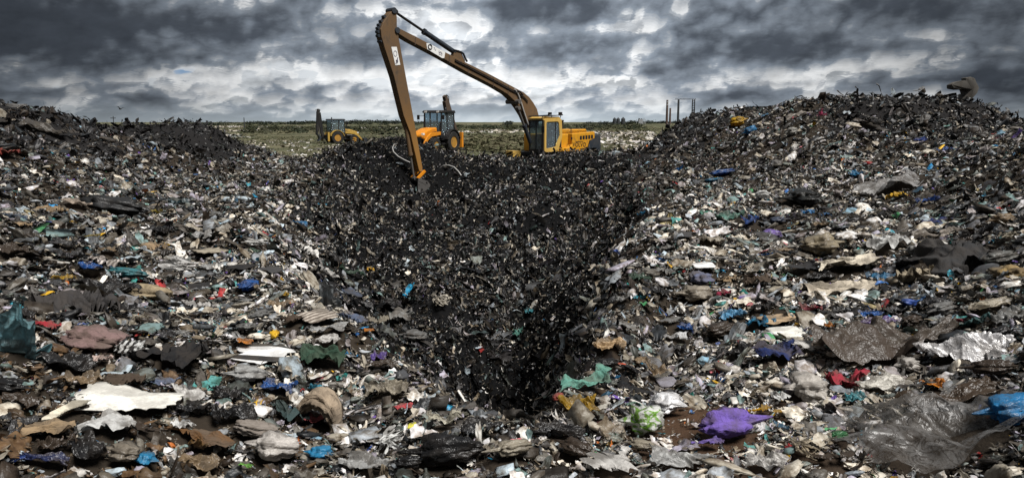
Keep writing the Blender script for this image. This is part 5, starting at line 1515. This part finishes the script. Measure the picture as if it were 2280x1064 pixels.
def backhoe(loc, rz, body, trim, boomm, label, head):
    B = empty('backhoe_loader', loc, rz)
    tag(B, label, 'backhoe loader', 'backhoe loaders parked behind the pit')
    MB().prism([(-1.0, .45), (2.7, .5), (2.85, .95), (-1.0, 1.0)], -.42, .42).build('chassis', M_BLK, B, .03)
    hood = MB().prism([(1.16, .96), (2.75, .90), (2.98, 1.02), (2.98, 1.22), (2.6, 1.44), (1.9, 1.66), (1.16, 1.72)], -.46, .46).build('hood', body, B, .09)
    MB().box(2.962, 3.0, -.36, .36, .72, 1.06).build('grille', M_BLK, hood)
    for s_ in (-1, 1):
        MB().box(2.70, 2.92, s_ * .40 - .08, s_ * .40 + .08, 1.20, 1.34).build('headlight', M_LAMP, hood, .02)
        MB().prism([(1.3, 1.0), (2.3, .98), (2.05, 1.36), (1.3, 1.45)], s_ * .462 - .006, s_ * .462 + .006).build('side_grille', M_BLK, hood)
    MB().lathe([(.045, 0), (.045, .75), (.05, .78)], (1.45, -.36, 1.68), 'z', 12).build('exhaust_pipe', M_BLK, hood)
    for s_ in (-1, 1):
        wheel(B, (0, s_ * .86, .72), .72, .46, body, s_)
        wheel(B, (2.12, s_ * .86, .52), .52, .36, trim, s_)
        arc = [(math.cos(a) * .86, .74 + math.sin(a) * .86) for a in np.linspace(R(12), R(168), 14)]
        arc += [(math.cos(a) * .80, .74 + math.sin(a) * .80) for a in np.linspace(R(168), R(12), 14)]
        MB().prism(arc, s_ * .62, s_ * 1.10).build('fender', trim if body is M_OYEL else M_BLK, B)
        MB().prism([(.62, .55), (1.14, .55), (1.14, .66), (.62, .66)], s_ * .45, s_ * .86).prism([(.66, .86), (1.1, .86), (1.1, .92), (.66, .92)], s_ * .45, s_ * .80).build('step', M_BLK, B)
        # loader arm
        arm = [(.95, 1.22), (1.05, 1.42), (2.25, 1.36), (2.72, 1.10), (3.36, .44), (3.26, .30), (2.62, .88), (2.2, 1.10)]
        MB().prism(arm, s_ * .66 - .06, s_ * .66 + .06).build('loader_arm', body, B, .015)
        MB().bar((1.3, s_ * .66, 1.0), (2.5, s_ * .66, 1.0), .055, n=10).build('hydraulic_cylinder', M_STEEL, B, smooth=True)
        # stabiliser
        MB().box(-1.22, -1.0, s_ * 1.0 - .10, s_ * 1.0 + .10, .30, 1.36).build('stabiliser_leg', body, B, .015)
        MB().box(-1.32, -.9, s_ * 1.0 - .22, s_ * 1.0 + .22, .12, .20).build('stabiliser_pad', M_BLK, B)
    bu = [(3.22, .62), (3.30, .10), (3.40, .04), (4.16, .02), (4.16, .06), (3.44, .10), (3.36, .16), (3.30, .66)]
    bk_ = MB().prism(bu, -1.12, 1.12)
    sd_ = [(3.22, .62), (3.30, .10), (3.40, .04), (4.16, .02), (3.6, .64), (3.3, .72)]
    bk_.prism(sd_, -1.15, -1.12).prism(sd_, 1.12, 1.15).build('loader_bucket', M_DARK, B)
    # cab
    cab_ = MB().box(-.62, 1.14, -.72, .72, .98, 1.10)
    posts = [(1.12, 1.02, 1.1, 2.74), (-.55, -.62, 1.1, 2.74), (.30, .30, 1.1, 2.74)]
    for s_ in (-1, 1):
        for xb, xt in ((1.10, .98), (.30, .30), (-.60, -.58)): cab_.bar((xb, s_ * .70, 1.08), (xt, s_ * .70, 2.72), .055, square=True)
        cab_.box(-.6, 1.1, s_ * .70 - .03, s_ * .70 + .03, 1.08, 1.30)
    cb = cab_.build('cab', M_BLK, B, .01)
    MB().prism([(-.72, 2.70), (1.08, 2.70), (1.18, 2.76), (1.0, 2.88), (-.62, 2.88)], -.80, .80).build('cab_roof', M_BLK if body is M_ORG else M_DARK, cb, .04)
    for s_ in (-1, 1):
        MB().prism([(-.54, 1.31), (.25, 1.31), (.25, 2.69), (-.54, 2.69)], s_ * .69 - .006, s_ * .69 + .006).build('side_window', M_GLASS, cb)
        MB().prism([(.35, 1.31), (1.05, 1.31), (.95, 2.69), (.35, 2.69)], s_ * .69 - .006, s_ * .69 + .006).build('door', M_GLASS, cb)
    MB().prism([(1.085, 1.12), (1.10, 1.12), (.985, 2.70), (.97, 2.70)], -.64, .64).build('windscreen', M_GLASS, cb)
    MB().prism([(-.60, 1.12), (-.585, 1.12), (-.565, 2.70), (-.58, 2.70)], -.64, .64).build('rear_window', M_GLASS, cb)
    MB().prism([(-.1, 1.1), (.35, 1.1), (.35, 1.5), (0, 1.55), (-.1, 2.1), (-.2, 2.1)], -.25, .25).build('seat', M_BLK, cb, .04)
    MB().lathe([(.07, 0), (.07, .12), (.03, .2)], (-.1, .35, 2.882), 'z', 14).build('beacon', M_BLK, cb)
    for s_ in (-1, 1):
        MB().bar((1.05, s_ * .72, 2.5), (1.28, s_ * 1.02, 2.5), .02, n=6).box(1.26, 1.30, s_ * 1.02 - .10, s_ * 1.02 + .10, 2.24, 2.56).build('mirror', M_BLK, cb)
        MB().box(1.10, 1.18, s_ * .5 - .09, s_ * .5 + .09, 2.72, 2.84).build('work_lamp', M_LAMP, cb)
    MB().box(.44, .74, .722, .734, 1.12, 1.28).build('number_plate', M_WHITE, cb) if body is M_ORG else None
    # digging arm folded upright behind the cab
    MB().box(-1.28, -.98, -.95, .95, .55, 1.05).build('slew_frame', M_BLK, B, .02)
    hx, hz_ = head
    a0, a1 = Vector((-1.42, 0, .8)), Vector((hx, 0, hz_))
    d_ = (a1 - a0).normalized(); n_ = Vector((d_.z, 0, -d_.x))
    P = [a0 - n_ * .14, a0 + d_ * 1.3 - n_ * .24, a1 - n_ * .16, a1 + n_ * .16, a0 + d_ * 1.3 + n_ * .16, a0 + n_ * .14]
    MB().prism([(p.x, p.z) for p in P], -.14, .14).build('digging_boom', boomm, B, .02)
    b0, b1 = a1 + Vector((-.10, 0, .12)), Vector((-2.12, 0, 1.05))
    d2 = (b1 - b0).normalized(); n2 = Vector((d2.z, 0, -d2.x))
    P = [b0 - d2 * .28 - n2 * .14, b0 + d2 * .3 - n2 * .20, b1 - n2 * .10, b1 + n2 * .10, b0 + d2 * .3 + n2 * .18, b0 - d2 * .28 + n2 * .14]
    MB().prism([(p.x, p.z) for p in P], -.13, .13).build('dipper', boomm, B, .02)
    MB().bar(a0 + d_ * .3 + Vector((-.30, 0, 0)), a0 + d_ * 1.7 + Vector((-.26, 0, 0)), .06, n=10).build('hydraulic_cylinder', M_STEEL, B, smooth=True)
    MB().tube([a1 + Vector((.1, .1, .0)), a1 + Vector((.22, .12, .28)), a1 + Vector((-.05, .12, .42)), a1 + Vector((-.35, .1, .30)), b0 + d2 * .4 + Vector((-.1, .1, 0))], .03, 6).build('hydraulic_hose', M_BLK, B, smooth=True)
    bq = [(b1.x - .1, b1.z + .15), (b1.x + .22, b1.z + .05), (b1.x + .45, b1.z - .25), (b1.x + .35, b1.z - .62), (b1.x + .05, b1.z - .72), (b1.x + .22, b1.z - .45), (b1.x + .2, b1.z - .2)]
    MB().prism(bq, -.28, .28).build('digging_bucket', M_DARK, B, .01)
    return B


backhoe((-5.0, 54.0, .42), R(242), M_ORG, M_OYEL, M_RUST, 'orange backhoe loader with a black cab, partly behind the excavator arm', (-.55, 3.55))
backhoe((-20.9, 90.0, -.02), R(36), M_OYEL, M_OYEL, M_BLK, 'dull yellow backhoe loader with its digging arm folded upright, out on the grass', (-1.75, 3.6))

# ------------------------------------------------------------------ odd things on the heaps
pts = [at(a, b, D) for a, b, D in [(884, 320, 35.6), (878, 321, 35.5), (874, 329, 35.4), (876, 338, 35.3), (886, 348, 35.2), (900, 356, 35.2), (913, 362, 35.2)]]
o = MB().tube(pts, .024, 8).build('pipe', M_PALE, None, smooth=True)
tag(o, 'pale bent pipe looping out of the black heap beside the arm', 'pipe', 'loose pipes by the bucket')
pts = [at(a, b, D) for a, b, D in [(980, 374, 34.6), (987, 369, 34.4), (999, 368, 34.2), (1011, 372, 34), (1021, 382, 33.8), (1027, 391, 33.7)]]
o = MB().tube(pts, .024, 8).build('pipe', M_PALE, None, smooth=True)
tag(o, 'pale arched pipe sticking up between bucket and yellow excavator', 'pipe', 'loose pipes by the bucket')
# curled sheet of belting standing on the mound
out_ = [(2110, 216), (2110, 206), (2118, 199), (2132, 196), (2144, 196), (2143, 191), (2140, 188), (2150, 186), (2161, 190), (2168, 200), (2168, 214), (2161, 228), (2156, 244), (2136, 244), (2142, 228), (2147, 219), (2138, 217), (2124, 219)]
Dm = 26.0
cx, cy, cz = at(2140, 240, Dm)
lift_ = .32
pp_ = [at(a, b, Dm) for a, b in out_]
belt = MB().prism([(p[0] - cx, p[2] - cz) for p in pp_], -.26, .26)
belt.v = [(x + .08 * math.sin(z * 9 + y * 3), y * (1 + .5 * math.sin(x * 5)), z) for x, y, z in belt.v]
belt = belt.build('rubber_belting', paint('grey_rubber', (.085, .078, .068), .85, 0, .6, scale=6), None, bevel=.06, smooth=True, loc=(cx, cy, cz + lift_))
belt.scale = (.85, .85, .85)
tag(belt, 'curled grey lump of thick belting standing on the crest of the mound', 'belting')
# bird in the air
bx, by, bz = at(268, 243, 55)
bd = MB().lathe([(.01, -.28), (.06, -.18), (.09, 0), (.07, .16), (.05, .22), (.06, .27), (.015, .34)], (0, 0, 0), 'y', 10)
for s_ in (-1, 1):
    bd.add([(s_ * .05, .10, .03), (s_ * .05, -.12, .03), (s_ * .35, -.08, .26), (s_ * .38, .12, .28), (s_ * .72, -.16, .20), (s_ * .05, .10, .01), (s_ * .05, -.12, .01), (s_ * .35, -.08, .24), (s_ * .38, .12, .26)],
           [(0, 1, 2, 3), (3, 2, 4), (5, 8, 7, 6), (8, 4, 7), (0, 3, 8, 5), (1, 6, 7, 2)])
bird = bd.build('bird', M_BLK, None, loc=(bx, by, bz)); bird.rotation_euler = (0, .2, 1.0); bird.scale = (.55, .55, .55)
tag(bird, 'small dark bird flying above the low saddle of the dark mounds', 'bird')

# ------------------------------------------------------------------ far plain: silos, stacks, crane, block, masts
M_FAR = paint('far_grey', (.060, .070, .078), .8, 0, .2)
M_FARD = paint('far_dark', (.030, .034, .038), .8, 0, .2)
M_FARL = paint('far_pale', (.26, .27, .28), .8, 0, .2)
M_BRICK = paint('far_brick', (.085, .055, .045), .85, 0, .2)


def tower(px, top, D, rad, name, label, cat, mat, group=None, cap=None, bands=None):
    X_, Y_, zt = at(px, top, D)
    r0 = rad
    t = MB().lathe([(r0, -1), (r0 * (1 if cap else .92), zt * .5), (r0 * (1 if cap else .78), zt)], (0, 0, 0), 'z', 20)
    if cap: t.lathe([(r0 * 1.02, zt), (r0 * .9, zt + r0 * .35), (r0 * .3, zt + r0 * .75), (r0 * .3, zt + r0)], (0, 0, 0), 'z', 20)
    o = t.build(name, mat, None, smooth=True, loc=(X_, Y_, 0))
    tag(o, label, cat, group)
    if bands:
        for a, b in bands:
            q = .78 + .22 * (1 - (a + b) / 2)
            MB().lathe([(r0 * q * 1.03, zt * a), (r0 * q * 1.0, zt * b)], (0, 0, 0), 'z', 20).build('band', M_FARL, o)
    return o


for px, lab in ((1368.5, 'first dark silo of three, the one nearest the excavator'), (1376.5, 'middle dark silo of the three on the horizon'), (1387.5, 'stoutest dark silo of three, set slightly apart')):
    tower(px, 266, 640, 1.45 if px < 1380 else 1.75, 'silo', lab, 'silo', M_FARD, 'silos on the horizon', cap=True)
tower(1486, 223, 520, .85, 'chimney', 'tall banded chimney behind the dark ridge', 'chimney', M_BRICK, 'chimneys behind the ridge', bands=[(.90, .95), (.80, .86), (.70, .76)])
tower(1492.5, 241, 520, .72, 'chimney', 'short plain chimney close beside the banded one', 'chimney', M_BRICK, 'chimneys behind the ridge')
tower(1511, 222, 520, .8, 'chimney', 'tall plain chimney standing under the crane jib', 'chimney', M_FARD, 'chimneys behind the ridge')
# tower crane: lattice mast and jib
X_, Y_, zt = at(1544.5, 222, 515)
cr = empty('tower_crane', (X_, Y_, 0), 0)
tag(cr, 'lattice tower crane with a long level jib over the plain chimney', 'crane')
ms = MB()
w_ = .9
for sx in (-1, 1):
    for sy in (-1, 1): ms.bar((sx * w_, sy * w_, -1), (sx * w_ * .8, sy * w_ * .8, zt), .17, square=True)
nz_ = 11
for k in range(nz_):
    z0_, z1_ = zt * k / nz_, zt * (k + 1) / nz_
    for sy in (-1, 1): ms.bar((-w_ * .9, sy * w_ * .9, z0_), (w_ * .9, sy * w_ * .9, z1_), .11, square=True)
    for sx in (-1, 1): ms.bar((sx * w_ * .9, w_ * .9, z0_), (sx * w_ * .9, -w_ * .9, z1_), .11, square=True)
ms.build('mast', M_FARD, cr)
jb = MB()
for yy, zz in ((-.4, zt), (.4, zt), (0, zt + .7)): jb.bar((-12.6, yy, zz), (1.6, yy, zz), .10, square=True)
for k in range(14):
    jb.bar((-12.4 + k, -.4, zt), (-11.9 + k, 0, zt + .7), .07, square=True).bar((-11.9 + k, 0, zt + .7), (-11.4 + k, .4, zt), .07, square=True)
jb.build('jib', M_FARD, cr)
# grey block behind the mound
X_, Y_, zt = at(1700, 241, 150)
bl = MB().box(-1.8, 2.2, 0, 9, -1, zt).build('building', M_FAR, None, loc=(X_, Y_, 0))
tag(bl, 'plain grey block showing over the shoulder of the mound', 'building')
pl = MB().box(-1.95, 2.35, -.15, 9.15, zt + .003, zt + .35).build('parapet', M_FARD, bl)
for k in range(3): MB().box(-1.3 + k * 1.15, -.7 + k * 1.15, -.06, -.01, zt - 1.9, zt - 1.1).build('window', M_FARD, bl)
# plant cluster beyond the silos
X_, Y_, zt = at(1429, 265, 700)
pk = empty('processing_plant', (X_, Y_, 0), 0)
tag(pk, 'small pale industrial plant with stacks, between silos and chimneys', 'factory')
MB().box(-2.8, 1.2, 0, 4, -1, zt - .4).build('wall', M_FARL, pk)
MB().box(-2.6, -1.4, .5, 3, zt - .4, zt + .5).box(-.4, .6, .5, 3, zt - .4, zt + .3).build('roof_tank', M_FAR, pk)
MB().bar((2.2, 1, -1), (2.2, 1, zt + .8), .3).bar((3.4, 1, -1), (3.4, 1, zt - .4), .25).bar((-4.6, 1, -1), (-4.6, 1, zt - .5), .2).build('stack', M_FARL, pk)


def mast(px, top, D, label, r=.05, arm=0.0):
    X_, Y_, zt = at(px, top, D)
    t = MB().bar((0, 0, -1), (.02, 0, zt), r, r * .6, n=8)
    if arm: t.bar((-arm, 0, zt * .94), (arm, 0, zt * .94), r * .7, n=6)
    o = t.build('pole', M_FARD, None, loc=(X_, Y_, 0))
    tag(o, label, 'pole', 'poles on the horizon')
    return o


mast(251.5, 259, 75, 'thin leaning pole behind the low saddle of the dark mounds', .06, .25)
mast(543, 262, 260, 'lone pole on the horizon beyond the pale litter field', .22)
mast(2221, 243, 70, 'thin forked pole behind the end of the mound', .05, .18)
mast(2240, 252, 70, 'short pole between forked pole and dark bush', .04)
mast(2267, 245, 75, 'tall bare pole at the edge of the frame', .05)

# ------------------------------------------------------------------ vegetation and litter of the plain
rg6 = np.random.default_rng(8)


def tri_clumps(n, rg_, size):
    """small leaf-like triangles"""
    c = rg_.normal(0, 1, (n, 3)); c /= np.linalg.norm(c, axis=1)[:, None]
    c *= (rg_.random(n) ** .4)[:, None]
    a, b = rg_.normal(0, 1, (n, 3)), rg_.normal(0, 1, (n, 3))
    return np.stack([c + a * size, c + b * size, c - (a + b) * size * .6], 1)


m_veg, hv, bv = new_mat('foliage')
vc = hv.n('ShaderNodeVertexColor', layer_name='tint')
m_veg.node_tree.links.new(vc.outputs[0], bv.inputs['Base Color'])
bv.inputs['Roughness'].default_value = .9; bv.inputs['Specular IOR Level'].default_value = .1


def leafy(name, spots, per, cols, kind='stuff', size=.16):
    T, C = [], []
    for (x, y, z, rx, rz_) in spots:
        t = tri_clumps(per, rg6, size) * (rx, rx, rz_) + (x, y, z + rz_ * .55)
        T.append(t.reshape(-1, 3))
        c = np.array(cols[rg6.integers(0, len(cols))]) * rg6.uniform(.7, 1.3)
        C.append(np.repeat((c[None] * rg6.uniform(.7, 1.3, (per, 1))), 3, 0))
    V = np.concatenate(T)
    o = link(name, mesh_np(name, V, [np.arange(len(V)).reshape(-1, 3)], np.concatenate(C), False))
    o.data.materials.append(m_veg)
    if kind: tag(o, kind=kind)
    return o


def plain_spots(n, D0, D1, x0, x1, s0, s1, flat=.5):
    D = np.sqrt(rg6.uniform(D0 ** 2, D1 ** 2, n)); px = rg6.uniform(x0, x1, n)
    X = (px - 1140) / FPX / CP * D
    Z = hz(X, D)
    S = rg6.uniform(s0, s1, n)
    return [(X[i], D[i], Z[i], S[i], S[i] * flat) for i in range(n)]


GR = [(.10, .094, .055), (.085, .088, .047), (.11, .10, .06), (.078, .08, .043), (.12, .108, .068)]
leafy('grass', plain_spots(1900, 46, 130, 430, 1500, .3, .7, .28) + plain_spots(500, 60, 110, 1010, 1170, .5, 1.2, .5) + plain_spots(900, 130, 420, 400, 1500, 1.0, 2.6, .18), 26, GR)
leafy('scrub', plain_spots(320, 150, 420, 560, 900, 1.0, 2.6, .4) + plain_spots(380, 220, 520, 1000, 1420, 1.2, 3.0, .4), 34, [(.03, .036, .022), (.045, .045, .028), (.05, .055, .03), (.022, .028, .018)])
ts_ = [q for q in plain_spots(1300, 700, 1000, 380, 1560, 2.0, 5.0, .5) if fbm(np.array([q[0] / 60]), np.array([3.1]), 91, 3)[0] > -.04]
leafy('tree_line', ts_, 50, [(.020, .027, .017), (.03, .035, .022), (.025, .03, .026)])
b_ = plain_spots(1, 66, 67, 2254, 2256, .9, .9, .8)
bush = leafy('bush', b_, 260, [(.02, .026, .016)], None, .12); tag(bush, 'dark bush between two thin poles beyond the mound', 'bush')

# pale litter blown over the plain
P6 = [film(4, 4, rg6, 2, .2, 1.4, .4) for _ in range(8)]
Vs, Fs, Cs, off = [], [], [], 0
for (n, D0, D1, x0, x1, s0, s1) in [(900, 110, 230, 440, 730, .4, 1.5), (1500, 200, 420, 440, 900, .7, 2.4), (500, 48, 110, 480, 1000, .15, .5), (260, 90, 200, 860, 1190, .4, 1.2), (420, 60, 200, 1320, 1450, .3, 1.1), (220, 100, 300, 1030, 1190, .4, 1.3)]:
    for (x, y, z, s_, _) in plain_spots(n, D0, D1, x0, x1, s0, s1):
        if fbm(np.array([x / 26]), np.array([y / 60]), 51, 3)[0] < -.03 and D0 > 60: continue
        pv, pf = P6[rg6.integers(0, 8)]
        a = rg6.uniform(0, 6.28)
        v = pv @ np.array([[math.cos(a), -math.sin(a), 0], [math.sin(a), math.cos(a), 0], [0, 0, 1.0]]) * (s_ * 1.3, s_, s_ * .9) + (x, y, z + .15 * s_)
        c = PAL_PALE[rg6.integers(0, 6)] if rg6.random() < .6 else PAL_MID[rg6.integers(0, 8)]
        Vs.append(v); Fs.append(pf + off); Cs.append(np.repeat(c[None], len(v), 0)); off += len(v)
o = link('windblown_litter', mesh_np('windblown_litter', np.concatenate(Vs), [np.concatenate(Fs)], np.concatenate(Cs)))
o.data.materials.append(M_LITTER)
tag(o, kind='stuff')
